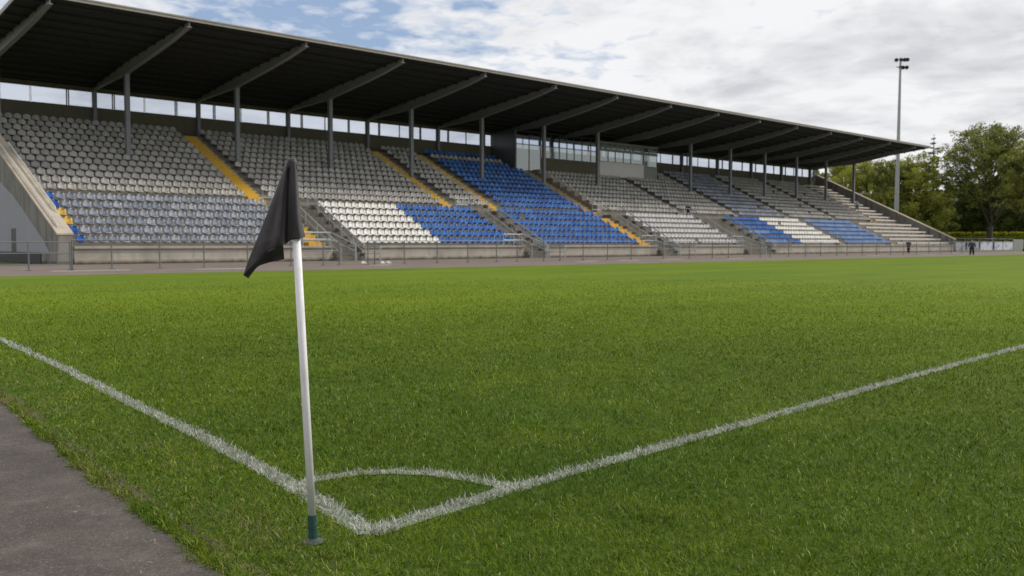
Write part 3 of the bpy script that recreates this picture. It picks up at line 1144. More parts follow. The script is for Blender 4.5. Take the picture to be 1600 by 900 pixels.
M['board'] = mat('white_board', board_fn)
blab = ['white board on the far fence, next to the stand end wall', 'white board on the far fence, second from the stand',
        'white board on the far fence, right of the standing person', 'white board on the far fence, second from the right', 'white board with bluish print at the right end of the far fence']
for (a, b), lb in zip(((150.0, 153.9), (154.7, 159.6), (160.3, 165.6), (166.6, 170.4), (170.7, 175.3)), blab):
    mb = MB()
    mb.box(a, b, 57.62, 57.68, 0.15, 1.5)
    tag(mb.build('advertising_board', M['board'], bevel=0.01), lb, 'board', 'white boards on the far fence')
mb = MB()
mb.box(175.8, 181.0, 57.7, 57.76, 0.05, 2.0)
for z in np.arange(0.25, 2.0, 0.25): mb.box(175.8, 181.0, 57.66, 57.695, z, z + 0.05)
tag(mb.build('fence_panel', M['boothframe']), 'plain grey slatted fence panel at the right edge', 'fence')

# litter by the first stair
for (u, v), lb in zip(((32.0, 47.6), (33.2, 47.3), (33.75, 47.4)), ('lone white scrap left of the pair by the first stair', 'left white scrap of the pair by the first stair', 'right white scrap of the pair by the first stair')):
    mb = MB()
    vs = []
    for j in range(3):
        for i in range(3):
            vs.append((u + (i - 1) * 0.16 + random.uniform(-.03, .03), v + (j - 1) * 0.12 + random.uniform(-.03, .03), 0.02 + (0.16 if i == j == 1 else random.uniform(0.0, 0.09))))
    vs2 = [(x, y, 0.004) for x, y, z in vs]
    fs = [(a, a + 1, a + 4, a + 3) for a in (0, 1, 3, 4)]
    mb.add(vs + vs2, fs + [(a + 9, a + 12, a + 13, a + 10) for a in (0, 1, 3, 4)] + [(0, 9, 10, 1), (1, 10, 11, 2), (2, 11, 14, 5), (5, 14, 17, 8), (8, 17, 16, 7), (7, 16, 15, 6), (6, 15, 12, 3), (3, 12, 9, 0)])
    tag(mb.build('litter', M['white_rail']), lb, 'litter', 'white scraps on the track')

# ------------------------------------------------------------------ floodlight mast
mx, my = 178.54, 80.06
mast = empty('floodlight_mast', (mx, my, 0), 'tall slim steel floodlight mast with a small cluster of lamps on top', 'floodlight mast')
mb = MB()
mb.tube([(mx, my, 0), (mx + 0.2, my, 8), (mx + 1.3, my + .3, 36.4), (mx + 1.4, my + .3, 37.7)], [0.46, 0.43, 0.21, 0.17], 14)
mb.build('mast_pole', M['mast'], mast, smooth=True)
tx, ty = mx + 1.4, my + .3
ru = Vector((math.cos(CAM_YAW + 0.15), -math.sin(CAM_YAW + 0.15), 0))
for z, offs in ((37.4, (-0.85, 0.05, 0.7, 1.2)), (35.9, (0.0, 0.4, 1.1))):
    mb = MB()
    mb.tube([Vector((tx, ty, z)) + ru * -0.8, Vector((tx, ty, z)) + ru * 1.25], 0.07, 6)
    mb.build('cross_arm', M['lamp'], mast)
    for q in offs:
        c = Vector((tx, ty, z)) + ru * q
        fwd = Vector((-0.75, -0.5, -0.55)).normalized()
        mb = MB()
        mb.tube([c + fwd * -0.22, c, c + fwd * 0.32, c + fwd * 0.36], [0.14, 0.28, 0.40, 0.40], 10)
        mb.tube([c, c + Vector((0, 0, -0.35))], 0.05, 6)
        mb.build('floodlight', M['lamp'], mast)

# ------------------------------------------------------------------ people
def skin_mesh(name, joints, edges, parent, m, root=0, sub=1):
    w = WORLD[parent.name]
    me = bpy.data.meshes.new(name)
    me.from_pydata([j[:3] for j in joints], edges, [])
    me.materials.append(m)
    o = bpy.data.objects.new(name, me)
    col.objects.link(o)
    o.parent = parent
    WORLD[o.name] = w
    o.modifiers.new('skin', 'SKIN').use_smooth_shade = True
    for i, j in enumerate(joints):
        me.skin_vertices[0].data[i].radius = (j[3], j[4] if len(j) > 4 else j[3])
    me.skin_vertices[0].data[root].use_root = True
    s = o.modifiers.new('subsurf', 'SUBSURF')
    s.levels = s.render_levels = sub
    return o


def person(loc, H, face, top, bottom, hair, label, pose='stand', bag=False):
    """face: direction angle of the front; a skinned body, jacket, trousers, shoes, hair"""
    t = empty('person', loc, label, 'person')
    t.rotation_euler = (0, 0, face)
    t.scale = (1.22, 1.2, 1.0)
    k = H / 1.75
    skin = steel('skin', (0.50, 0.32, 0.24), 0.6, var=0.1)
    hip = 0.93
    dz = 0.0
    if pose == 'sit':
        hip = 0.45
    J, E = [], []

    def add(x, y, z, r, r2=None, par=None):
        J.append((x * k, y * k, z * k, r * k, (r2 or r) * k)); i = len(J) - 1
        if par is not None: E.append((par, i))
        return i
    pel = add(0, 0, hip, 0.15, 0.11)
    wst = add(0, 0, hip + 0.17, 0.135, 0.10, pel)
    ch = add(0, 0.0, hip + 0.37, 0.165, 0.115, wst)
    nb = add(0, 0.01, hip + 0.53, 0.075, 0.07, ch)
    nk = add(0, 0, hip + 0.58, 0.055, 0.055, nb)
    hd = add(0, -0.015, hip + 0.69, 0.085, 0.10, nk)
    tp = add(0, -0.01, hip + 0.79, 0.07, 0.08, hd)
    ns = add(0, -0.115, hip + 0.68, 0.018, 0.02, hd)
    arms = []
    for s in (-1, 1):
        sh = add(s * 0.19, 0.01, hip + 0.48, 0.06, 0.06, ch)
        if pose == 'stand':
            el = add(s * 0.27, 0.05, hip + 0.22, 0.045, 0.045, sh)
            wr = add(s * 0.25, -0.06, hip + 0.0, 0.033, 0.033, el)
            hn = add(s * 0.25, -0.09, hip - 0.07, 0.04, 0.025, wr)
        else:
            el = add(s * 0.25, -0.02, hip + 0.22, 0.045, 0.045, sh)
            wr = add(s * 0.17, -0.24, hip + 0.16, 0.033, 0.033, el)
            hn = add(s * 0.13, -0.31, hip + 0.17, 0.04, 0.025, wr)
        for q in range(4):
            f0 = add(s * (0.25 if pose == 'stand' else 0.11) + (q - 1.5) * 0.012, (-0.10 if pose == 'stand' else -0.36) - 0.004 * q, (hip - 0.14 if pose == 'stand' else hip + 0.16), 0.009, 0.009, hn)
        add(s * (0.21 if pose == 'stand' else 0.10), (-0.12 if pose == 'stand' else -0.31), (hip - 0.10 if pose == 'stand' else hip + 0.2), 0.010, 0.010, hn)
        arms.append((sh, el, wr))
    legs = []
    for s in (-1, 1):
        hp = add(s * 0.09, 0, hip - 0.06, 0.10, 0.10, pel)
        if pose == 'sit':
            kn = add(s * 0.12, -0.42, hip + 0.02, 0.065, 0.065, hp)
            an = add(s * 0.12, -0.42, 0.08, 0.042, 0.042, kn)
        else:
            sp = 0.14 if pose == 'stand' else 0.10
            kn = add(s * sp * 0.85, -0.02 + (0.1 * s if pose == 'walk' else 0), 0.50, 0.068, 0.07, hp)
            an = add(s * sp, 0.02 + (0.14 * s if pose == 'walk' else 0), 0.09, 0.042, 0.045, kn)
        ft = add(J[an][0] / k + s * 0.02, J[an][1] / k - 0.14, 0.04, 0.04, 0.035, an)
        legs.append((hp, kn, an, ft))
    skin_mesh('body', J, E, t, skin)

    def sub(ids, pairs, grow, name, m, root=0):
        jj = [(J[i][0], J[i][1], J[i][2], J[i][3] * grow + 0.012, J[i][4] * grow + 0.012) for i in ids]
        mp = {i: n_ for n_, i in enumerate(ids)}
        skin_mesh(name, jj, [(mp[a], mp[b]) for a, b in pairs], t, m, root)
    ids = [pel, wst, ch, nb] + [q for a in arms for q in a]
    sub(ids, [(pel, wst), (wst, ch), (ch, nb)] + [(ch, a[0]) for a in arms] + [(a[0], a[1]) for a in arms] + [(a[1], a[2]) for a in arms], 1.22, 'jacket', top)
    J[legs[0][0]] = (*J[legs[0][0]][:3], 0.105 * k, 0.105 * k)
    ids = [wst, pel] + [q for l in legs for q in l[:3]]
    sub(ids, [(wst, pel)] + [(pel, l[0]) for l in legs] + [(l[0], l[1]) for l in legs] + [(l[1], l[2]) for l in legs], 1.08, 'trousers', bottom)
    for l in legs:
        a, f_ = J[l[2]], J[l[3]]
        skin_mesh('shoe', [(a[0], a[1] + 0.03 * k, 0.05 * k, 0.05 * k, 0.05 * k), (f_[0], f_[1], 0.04 * k, 0.048 * k, 0.04 * k), (f_[0], f_[1] - 0.06 * k, 0.032 * k, 0.035 * k, 0.03 * k)], [(0, 1), (1, 2)], t, M['lamp'])
    skin_mesh('hair', [(0, 0.045 * k, (hip + 0.68) * k, 0.07 * k, 0.08 * k), (0, 0.03 * k, (hip + 0.775) * k, 0.085 * k, 0.09 * k), (0, -0.03 * k, (hip + 0.81) * k, 0.07 * k, 0.06 * k)], [(0, 1), (1, 2)], t, hair)
    return t


navy = steel('navy_cloth', (0.045, 0.055, 0.095), 0.85)
black = steel('black_cloth', (0.015, 0.015, 0.018), 0.85)
greyc = steel('grey_cloth', (0.10, 0.105, 0.12), 0.85)
pale = steel('pale_cloth', (0.34, 0.36, 0.42), 0.85)
hairb = steel('brown_hair', (0.13, 0.085, 0.05), 0.8)
hairg = steel('grey_hair', (0.4, 0.38, 0.36), 0.8)
person((97.6, 35.9, 0.0), 1.62, -1.15, navy, black, hairb, 'person in a dark navy jacket standing at the far edge of the pitch')
person((116.4, 50.5, 0.0), 1.72, -0.9, navy, black, hairb, 'person in dark clothes standing behind the far railing', 'walk')
person((142.6, 70.35, ROWS_UP[3][1]), 1.95, -0.9, pale, greyc, hairg, 'person in pale top standing on the terraces near the far wall')
person((91.0, 66.1, WALK_Z), 1.75, -0.8, black, black, hairb, 'dark figure standing on the walkway below the press box', 'stand')

# ------------------------------------------------------------------ trees
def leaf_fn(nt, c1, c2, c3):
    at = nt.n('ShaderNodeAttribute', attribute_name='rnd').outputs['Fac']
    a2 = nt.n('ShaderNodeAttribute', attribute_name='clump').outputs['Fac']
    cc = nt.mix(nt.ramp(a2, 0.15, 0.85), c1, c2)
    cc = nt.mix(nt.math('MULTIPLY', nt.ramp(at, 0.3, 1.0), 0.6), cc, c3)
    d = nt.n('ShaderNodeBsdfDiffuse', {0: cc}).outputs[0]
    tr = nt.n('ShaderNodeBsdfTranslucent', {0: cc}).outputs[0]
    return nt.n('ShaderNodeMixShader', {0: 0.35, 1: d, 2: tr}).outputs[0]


LEAF = {
    'olive': mat('leaf_olive', lambda nt: leaf_fn(nt, (0.105, 0.13, 0.04), (0.24, 0.265, 0.065), (0.38, 0.37, 0.11))),
    'bright': mat('leaf_bright', lambda nt: leaf_fn(nt, (0.16, 0.20, 0.035), (0.36, 0.38, 0.07), (0.46, 0.45, 0.12))),
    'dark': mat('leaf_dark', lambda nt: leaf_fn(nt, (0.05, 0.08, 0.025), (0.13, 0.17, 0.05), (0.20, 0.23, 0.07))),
    'hedge': mat('leaf_hedge', lambda nt: leaf_fn(nt, (0.22, 0.25, 0.03), (0.42, 0.42, 0.045), (0.50, 0.50, 0.08))),
}
M['bark'] = steel('bark', (0.055, 0.045, 0.035), 0.9, 0, 0.6)


def leaves(name, centers, radii, n, size, m, parent, dark=0.5, squash=0.8):
    """n small folded leaf quads scattered through many clumps"""
    C_ = np.array(centers); Rr = np.array(radii)
    w = Rr ** 2.2
    idx = rng.choice(len(C_), n, p=w / w.sum())
    d = rng.normal(0, 1, (n, 3)); d /= np.linalg.norm(d, axis=1)[:, None]
    rad = rng.random(n) ** 0.45
    pos = C_[idx] + d * (rad * Rr[idx])[:, None] * np.array([1, 1, squash])
    a = rng.normal(0, 1, (n, 3)); a /= np.linalg.norm(a, axis=1)[:, None]
    b = np.cross(a, rng.normal(0, 1, (n, 3))); b /= np.linalg.norm(b, axis=1)[:, None] + 1e-9
    s = size * rng.uniform(0.6, 1.4, n)[:, None]
    nrm = np.cross(a, b)
    v0 = pos - a * s * 0.5; v2 = pos + a * s * 0.5
    v1 = pos + b * s * 0.3 + nrm * s * 0.1; v3 = pos - b * s * 0.3 + nrm * s * 0.1
    V = np.stack([v0, v1, v2, v3], 1).reshape(-1, 3)
    off = np.array(WORLD[parent.name]) if parent else np.zeros(3)
    loops = np.arange(4 * n, dtype=np.int32)
    starts = (np.arange(n) * 4).astype(np.int32)
    me = np_mesh(name, V - off, loops, starts, mats=[m], smooth=False)
    at = me.attributes.new('rnd', 'FLOAT', 'POINT')
    at.data.foreach_set('value', np.repeat(rng.random(n), 4).astype(np.float32))
    cl = rng.random(len(C_))
    at = me.attributes.new('clump', 'FLOAT', 'POINT')
    at.data.foreach_set('value', np.repeat(cl[idx], 4).astype(np.float32))
    o = bpy.data.objects.new(name, me)
    col.objects.link(o)
    if parent: o.parent = parent
    WORLD[o.name] = Vector(off)
    return o


def tree(x, y, h, rad, base, m, label, nleaf=14000, kind='broad', size=0.42, name='broadleaf_tree', group='trees beyond the far end', fine=False):
    t = empty(name, (x, y, 0), label, 'tree', group)
    mb = MB()
    rs = random.Random(int(x * 31 + y * 17))
    tr = max(0.25, h * 0.022)
    centers, radii = [], []
    if kind == 'conifer':
        mb.tube([(x, y, 0), (x, y, h * 0.5), (x, y, h)], [tr, tr * 0.6, 0.04], 8)
        mb.build('trunk', M['bark'], t, smooth=True)
        lv = 22
        for i in range(lv):
            f_ = i / lv
            z = base + (h - base) * f_
            rr = rad * (1 - f_) ** 0.85 + 0.2
            k_ = max(3, int(9 * (1 - f_)))
            for j in range(k_):
                a = rs.uniform(0, 6.28)
                q = rs.uniform(0.35, 1.0) * rr
                centers.append((x + q * math.cos(a), y + q * math.sin(a), z - 0.25 * q)); radii.append(0.35 * rr * rs.uniform(0.5, 1) + 0.15)
        leaves('crown', centers, radii, nleaf, size, m, t, squash=0.5)
        return t
    top = h * 0.9
    lean = rs.uniform(-0.5, 0.5)
    mb.tube([(x, y, -0.05), (x, y, 0.5), (x + lean * 0.3, y, base), (x + lean, y + lean, h * 0.55), (x + lean, y, top)], [tr * 1.5, tr * 1.05, tr * 0.9, tr * 0.55, 0.06], 10)
    nb = 46 if fine else 26
    for i in range(nb):
        f_ = (i + rs.random()) / nb
        z0 = base * 0.85 + (top - base) * f_ * 0.75
        a = i * 2.4 + rs.uniform(-0.4, 0.4)
        prof = math.sin(math.pi * min(1, (0.16 + f_ * 0.8))) ** 0.65
        L = rad * prof * rs.uniform(0.75, 1.08)
        rise = (h - z0) * ((0.45 + 0.45 * f_) if fine else (0.25 + 0.5 * f_))
        p0 = Vector((x + lean * f_, y + lean * 0.3 * f_, z0))
        p3 = p0 + Vector((math.cos(a) * L, math.sin(a) * L, rise * 0.8))
        p3.z = min(p3.z, h * 0.96)
        p1 = p0.lerp(p3, 0.35) + Vector((rs.uniform(-.4, .4), rs.uniform(-.4, .4), rise * 0.02))
        p2 = p0.lerp(p3, 0.7) + Vector((rs.uniform(-.5, .5), rs.uniform(-.5, .5), rise * 0.06))
        r0 = tr * 0.42 * (1 - 0.5 * f_)
        mb.tube([p0, p1, p2, p3], [r0, r0 * 0.7, r0 * 0.42, r0 * 0.15], 6)
        for q, pp in ((0.55, p1.lerp(p2, 0.5)), (0.75, p2), (0.9, p2.lerp(p3, 0.6)), (1.0, p3)):
            for _ in range(4 if fine else 2):
                tw = Vector((rs.uniform(-1, 1), rs.uniform(-1, 1), rs.uniform(-0.6, 0.9))) * rad * 0.24
                e = pp + tw
                mb.tube([pp, e], [r0 * 0.2, 0.02], 4)
                centers.append(tuple(e)); radii.append(rad * (rs.uniform(0.07, 0.13) if fine else rs.uniform(0.10, 0.21)))
    mb.build('trunk', M['bark'], t, smooth=True)
    leaves('crown', centers, radii, nleaf, size, m, t)
    return t


def at_px(x, D):
    """ground point seen at image column x, D metres along the view axis"""
    k_ = (x - 800) / 1430.0
    return (D * (cx + cy * k_), D * (cy - cx * k_))


T = [
    (1545, 190, 26.8, 9.2, 4.6, 'olive', 'big open-crowned tree at the right, its trunk behind the white boards', 34000, 'broad', 0.36),
    (1603, 150, 18.5, 4.3, 4.6, 'olive', 'narrow tree cut off by the right edge, standing before the fence', 17000, 'broad', 0.38),
    (1430, 196, 21.6, 6.4, 1.5, 'bright', 'rounded yellow-green tree just right of the floodlight mast', 18000, 'broad', 0.4),
    (1392, 200, 21.5, 6.2, 1.5, 'olive', 'full green tree directly behind the floodlight mast', 17000, 'broad', 0.4),
    (1455, 212, 26.5, 3.9, 3.0, 'dark', 'pointed dark conifer between the round tree and the big open tree', 15000, 'conifer', 0.42),
    (1476, 222, 22.5, 3.4, 2.0, 'dark', 'shorter dark conifer just left of the big open tree', 12000, 'conifer', 0.42),
    (1352, 215, 22.5, 6.4, 1.5, 'bright', 'bright tree seen under the roof end, left of the mast', 14000, 'broad', 0.45),
    (1318, 225, 24.0, 6.6, 1.5, 'bright', 'yellowish tree seen between the last two stand columns', 14000, 'broad', 0.45),
    (1283, 245, 22.5, 5.2, 1.5, 'olive', 'leftmost tree, seen through the last opening under the roof', 10000, 'broad', 0.5),
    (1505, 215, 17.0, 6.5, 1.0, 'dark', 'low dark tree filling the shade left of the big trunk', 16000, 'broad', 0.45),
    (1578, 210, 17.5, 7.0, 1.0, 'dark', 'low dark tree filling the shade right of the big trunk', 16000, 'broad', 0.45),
    (1452, 206, 14.0, 5.5, 0.8, 'olive', 'low green tree behind the hedge, below the conifers', 12000, 'broad', 0.45),
    (1648, 205, 20.0, 7.5, 1.0, 'dark', 'dark tree at the right edge, behind the narrow one', 14000, 'broad', 0.45),
    (1403, 240, 16.0, 6.5, 0.8, 'dark', 'dark tree deep behind the mast', 12000, 'broad', 0.5),
]
for x, D, h, rad, base, mm, lb, n_, kd, sz in T:
    px_, py_ = at_px(x, D)
    tree(px_, py_, h, rad, base, LEAF[mm], lb, n_, kd, sz, name='conifer' if kd == 'conifer' else 'broadleaf_tree', fine=(x == 1545))

# the wood further off, one dark mass behind the trees
wd = empty('woodland', (0, 0, 0), 'dark mass of distant wood behind the trees', 'wood')
cs, rs_ = [], []
for x in np.arange(1330, 1780, 3.0):
    for z in (1.5, 4.0, 6.5, 9.0, 11.0):
        D_ = 250 + random.uniform(-8, 8)
        q_ = at_px(x, D_)
        cs.append((q_[0], q_[1], z + random.uniform(-1, 1))); rs_.append(2.0 if z < 10 else 1.6)
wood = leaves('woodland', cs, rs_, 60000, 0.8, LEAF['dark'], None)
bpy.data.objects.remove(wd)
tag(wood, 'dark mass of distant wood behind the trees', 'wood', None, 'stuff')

# hedge
h0 = at_px(1462, 200); h1 = at_px(1660, 190)
he = empty('hedge', (h0[0], h0[1], 0), 'clipped yellow-green hedge behind the far fence, under the trees', 'hedge')
cs, rs_ = [], []
for i in range(90):
    f_ = i / 89
    for z in (0.6, 1.5, 2.5, 3.4):
        cs.append((h0[0] + (h1[0] - h0[0]) * f_ + random.uniform(-.2, .2), h0[1] + (h1[1] - h0[1]) * f_ + random.uniform(-.5, .5), z)); rs_.append(0.5)
leaves('foliage', cs, rs_, 30000, 0.25, LEAF['hedge'], he)
mb = MB()
for i in range(24):
    f_ = i / 23
    x, y = h0[0] + (h1[0] - h0[0]) * f_, h0[1] + (h1[1] - h0[1]) * f_
    mb.tube([(x, y, 0), (x + .1, y, 2.8)], [0.06, 0.02], 5)
mb.build('stems', M['bark'], he)

# ------------------------------------------------------------------ the corner flag
bx_, by_ = 1.98, 3.33
TOPX, TOPZ = 1.90, 1.585
flag = empty('corner_flag', (bx_, by_, 0), 'white corner flagpole with a drooping black flag and green base socket', 'corner flag')


def pole_at(z): return Vector((bx_ + (TOPX - bx_) * z / TOPZ, by_, z))


def white_plastic(nt):
    p = wcoord(nt)
    a = nt.noise(vscale(nt, p, (1, 1, 0.3)), 25, 5, 0.65)
    b = nt.noise(p, 160, 3, 0.6)
    cc = nt.mix(nt.ramp(a, 0.52, 0.75), (0.84, 0.83, 0.86), (0.66, 0.64, 0.62))
    cc = nt.mix(nt.math('MULTIPLY', nt.ramp(b, 0.55, 0.7), 0.3), cc, (0.45, 0.43, 0.4))
    z = nt.n('ShaderNodeSeparateXYZ', {0: p}).outputs[2]
    cc = nt.mix(nt.math('MULTIPLY', nt.math('SUBTRACT', 1.0, nt.ramp(z, 0.12, 0.30)), nt.math('MULTIPLY', a, 0.7)), cc, (0.26, 0.25, 0.17))
    return bsdf(nt, cc, 0.38)


M['pole'] = mat('pole_plastic', white_plastic)
mb = MB()
mb.tube([pole_at(0.09), pole_at(0.8), pole_at(1.268), pole_at(1.272), pole_at(TOPZ - 0.02), pole_at(TOPZ - 0.004)], [0.0163, 0.0165, 0.0165, 0.011, 0.011, 0.010], 28)
mb.build('pole', M['pole'], flag, smooth=True)


def green_pl(nt):
    a = nt.noise(wcoord(nt), 70, 5, 0.6)
    cc = nt.mix(nt.ramp(a, 0.4, 0.7), (0.012, 0.060, 0.052), (0.05, 0.085, 0.07))
    return bsdf(nt, cc, 0.42)


M['socket'] = mat('socket_rubber', green_pl)
mb = MB()
prof = [(0.0, .0205), (0.05, .0200), (0.0505, .0188), (0.055, .0188), (0.0555, .0198), (0.084, .0196), (0.0845, .0184), (0.088, .0184), (0.0885, .0192), (0.117, .0190), (0.1185, .0172)]
mb.tube([pole_at(z) for z, r_ in prof], [r_ for z, r_ in prof], 28)
sk = mb.build('base_socket', M['socket'], flag)
mb = MB()
mb.lathe([(0.046, 0.0), (0.046, 0.005), (0.040, 0.008), (0.028, 0.014), (0.021, 0.020)], (bx_, by_, -0.001), 32)
mb.build('base_flange', steel('flange', (0.045, 0.06, 0.06), 0.5), sk, smooth=True)

# flag cloth: control net (image-like measurements turned into metres around the pole top)
rows_ = [
    [(461, 253.5, -.006), (458.5, 252, .017), (455, 251, .021), (452, 251, .019), (450, 252, .012), (448.5, 252.5, .004), (447, 253.5, -.008)],
    [(463, 276, -.012), (459.5, 276, .022), (455, 277, .019), (450.5, 279, -.006), (446, 279, .018), (442, 279, .014), (438.6, 278, .0)],
    [(465, 301, -.012), (460.5, 302, .026), (455, 304, .020), (449, 307, -.016), (442, 309, .026), (434, 311, .020), (426, 311, .0)],
    [(467, 324, -.014), (461.5, 326, .030), (455, 328, .018), (448, 333, -.024), (440, 338, .036), (428, 343, .026), (413, 345, .0)],
    [(470, 344, -.014), (463, 347, .034), (455.5, 350, .018), (447, 356, -.030), (438, 362, .042), (421, 370, .030), (401, 375, .0)],
    [(473, 360, -.014), (465, 362, .036), (456, 364, .018), (446.5, 371, -.030), (438, 377, .042), (416, 388, .030), (389.5, 403, .0)],
    [(475.7, 369.5, -.014), (466, 373, .036), (456, 374.5, .018), (446.5, 381, -.026), (439, 384, .034), (412, 397.5, .026), (380.3, 430, .0)],
]
hem_ = [(442.5, 382, .014), (424, 391, .010), (408, 399, .008), (395, 413, .004), (380.3, 430, -.001)]
low_ = [(444.3, 405, -.028), (430, 408, -.030), (416, 411.5, -.030), (402, 417.5, -.022), (387.8, 435, -.006)]


def px2m(x, y, dep):
    """a point in the vertical plane through the pole that faces the camera"""
    D = 3.86 + (TOPZ and 0) - dep
    k1 = (x - 800) / 1430.0
    k2 = -(y - 450) / 1430.0
    cp, spn = math.cos(CAM_PITCH), math.sin(CAM_PITCH)
    fw = Vector((cx * cp, cy * cp, -spn)); rt = Vector((cy, -cx, 0)); upv = rt.cross(fw)
    return Vector((0, 0, 1.25)) + (fw + rt * k1 + upv * k2) * D


ptop = pole_at(TOPZ)
fwv = Vector((cx * math.cos(CAM_PITCH), cy * math.cos(CAM_PITCH), -math.sin(CAM_PITCH)))
DTOP = (ptop - Vector((0, 0, 1.25))).dot(fwv)


def bsp(rows, nu, nv):
    A = np.array(rows, float)
    if A.shape[1] == 7:
        A[:, 0, 0] += 1.6; A[:, 0, 2] += 0.003; A[:, 1, 0] += 2.0; A[:, 1, 2] += 0.002

    def cr(P, n):
        m_ = len(P); out = []
        for k_ in range(n):
            t = k_ / (n - 1) * (m_ - 1)
            i = min(int(t), m_ - 2); f_ = t - i
            p0, p1, p2, p3 = P[max(i - 1, 0)], P[i], P[i + 1], P[min(i + 2, m_ - 1)]
            out.append(0.5 * ((2 * p1) + (-p0 + p2) * f_ + (2 * p0 - 5 * p1 + 4 * p2 - p3) * f_ ** 2 + (-p0 + 3 * p1 - 3 * p2 + p3) * f_ ** 3))
        return np.array(out)
    B = np.array([cr(r_, nu) for r_ in A])
    return np.array([cr(B[:, j], nv) for j in range(nu)]).transpose(1, 0, 2)


def cloth_pts(G, wr=0.002):
    out = []
    for r_ in range(G.shape[0]):
        for c_ in range(G.shape[1]):
            x, y, dep = G[r_, c_]
            ang = math.atan2(452 - x, y - 235)
            k3 = max(0.0, y - 262) / 150.0
            dep += (wr * 2.6 * math.sin(ang * 24) + wr * 1.6 * math.sin(ang * 47 + 1.3)) * min(1.3, k3) * (0.35 if x > 449 else 1.0)
            dep += wr * 1.1 * math.exp(-((y - 372 + (x - 430) * 0.42) / 5.0) ** 2) * (1 if x < 445 else 0)
            k1 = (x - 800) / 1430.0; k2 = -(y - 450) / 1430.0
            rt = Vector((cy, -cx, 0)); upv = rt.cross(fwv)
            # depth follows the pole's own depth at that height
            p = Vector((0, 0, 1.25)) + (fwv + rt * k1 + upv * k2) * (DTOP - dep + (y - 252) * 0.00022)
            out.append(tuple(p))
    return out


def cloth_mat(nt):
    p = wcoord(nt)
    a = nt.noise(p, 18, 4, 0.6)
    b = nt.noise(p, 900, 2, 0.6)
    cc = nt.mix(nt.ramp(a, 0.35, 0.7), (0.024, 0.020, 0.023), (0.040, 0.034, 0.037))
    s = nt.n('ShaderNodeBsdfPrincipled', {'Base Color': cc, 'Roughness': 0.62, 'Specular IOR Level': 0.45, 'Sheen Weight': 0.25, 'Sheen Roughness': 0.4,
             'Normal': nt.n('ShaderNodeBump', {'Height': nt.math('ADD', nt.math('MULTIPLY', b, 0.25), a), 'Strength': 0.25, 'Distance': 0.004}).outputs[0]})
    return s.outputs[0]


M['cloth'] = mat('black_cloth_flag', cloth_mat)
G1 = bsp(rows_, 49, 61)
# cloth continues under the hem fold
G2 = bsp([hem_, [((a[0] + b[0]) / 2, (a[1] + b[1]) / 2, (a[2] + b[2]) / 2 - 0.012) for a, b in zip(hem_, low_)], low_], 33, 13)
mb = MB()
p1 = cloth_pts(G1); nu, nv = 49, 61
mb.add(p1, [(r_ * nu + c_, r_ * nu + c_ + 1, (r_ + 1) * nu + c_ + 1, (r_ + 1) * nu + c_) for r_ in range(nv - 1) for c_ in range(nu - 1)])
p2 = cloth_pts(G2); nu2, nv2 = 33, 13
mb.add(p2, [(r_ * nu2 + c_, r_ * nu2 + c_ + 1, (r_ + 1) * nu2 + c_ + 1, (r_ + 1) * nu2 + c_) for r_ in range(nv2 - 1) for c_ in range(nu2 - 1)])
cl = mb.build('flag_cloth', M['cloth'], flag, smooth=True)
so = cl.modifiers.new('solidify', 'SOLIDIFY'); so.thickness = 0.0016; so.offset = 0
mb = MB()
seamp = [Vector(p1[r_ * nu + 7]) - fwv * 0.0012 for r_ in range(1, nv - 1)]
mb.tube(seamp, 0.0006, 5)
for idx in ([(nv - 3) * nu + c_ for c_ in range(0, 26)], ):
    mb.tube([Vector(p1[i]) - fwv * 0.0012 for i in idx], 0.0005, 5)
mb.tube([Vector(p2[(nv2 - 3) * nu2 + c_]) - fwv * 0.0012 for c_ in range(nu2)], 0.0007, 5)
mb.build('hem', steel('thread', (0.055, 0.05, 0.055), 0.8), cl)
mb = MB()
mb.tube([pole_at(TOPZ - 0.035), pole_at(TOPZ - 0.01), pole_at(TOPZ + 0.004), pole_at(TOPZ + 0.011)], [0.0195, 0.020, 0.018, 0.009], 22)
mb.build('cap', M['cloth'], flag, smooth=True)


# ------------------------------------------------------------------ grass blades
def seg_dist(P, poly):
    best = np.full(len(P), 1e9)
    for a, b in zip(poly[:-1], poly[1:]):
        a = np.array(a); b = np.array(b); d = b - a
        t = np.clip(((P - a) @ d) / (d @ d), 0, 1)
        q = np.linalg.norm(P - (a + t[:, None] * d), axis=1)
        best = np.minimum(best, q)
    return best


def vnoise(P, s, seed):
    """smooth value noise in 2-D"""
    g = np.random.default_rng(seed).random((256, 256))
    Q = P * s + 97.3
    i = np.floor(Q).astype(int); f_ = Q - i
    f_ = f_ * f_ * (3 - 2 * f_)
    a = g[i[:, 0] % 256, i[:, 1] % 256]; b = g[(i[:, 0] + 1) % 256, i[:, 1] % 256]
    c = g[i[:, 0] % 256, (i[:, 1] + 1) % 256]; d = g[(i[:, 0] + 1) % 256, (i[:, 1] + 1) % 256]
    return (a * (1 - f_[:, 0]) + b * f_[:, 0]) * (1 - f_[:, 1]) + (c * (1 - f_[:, 0]) + d * f_[:, 0]) * f_[:, 1]


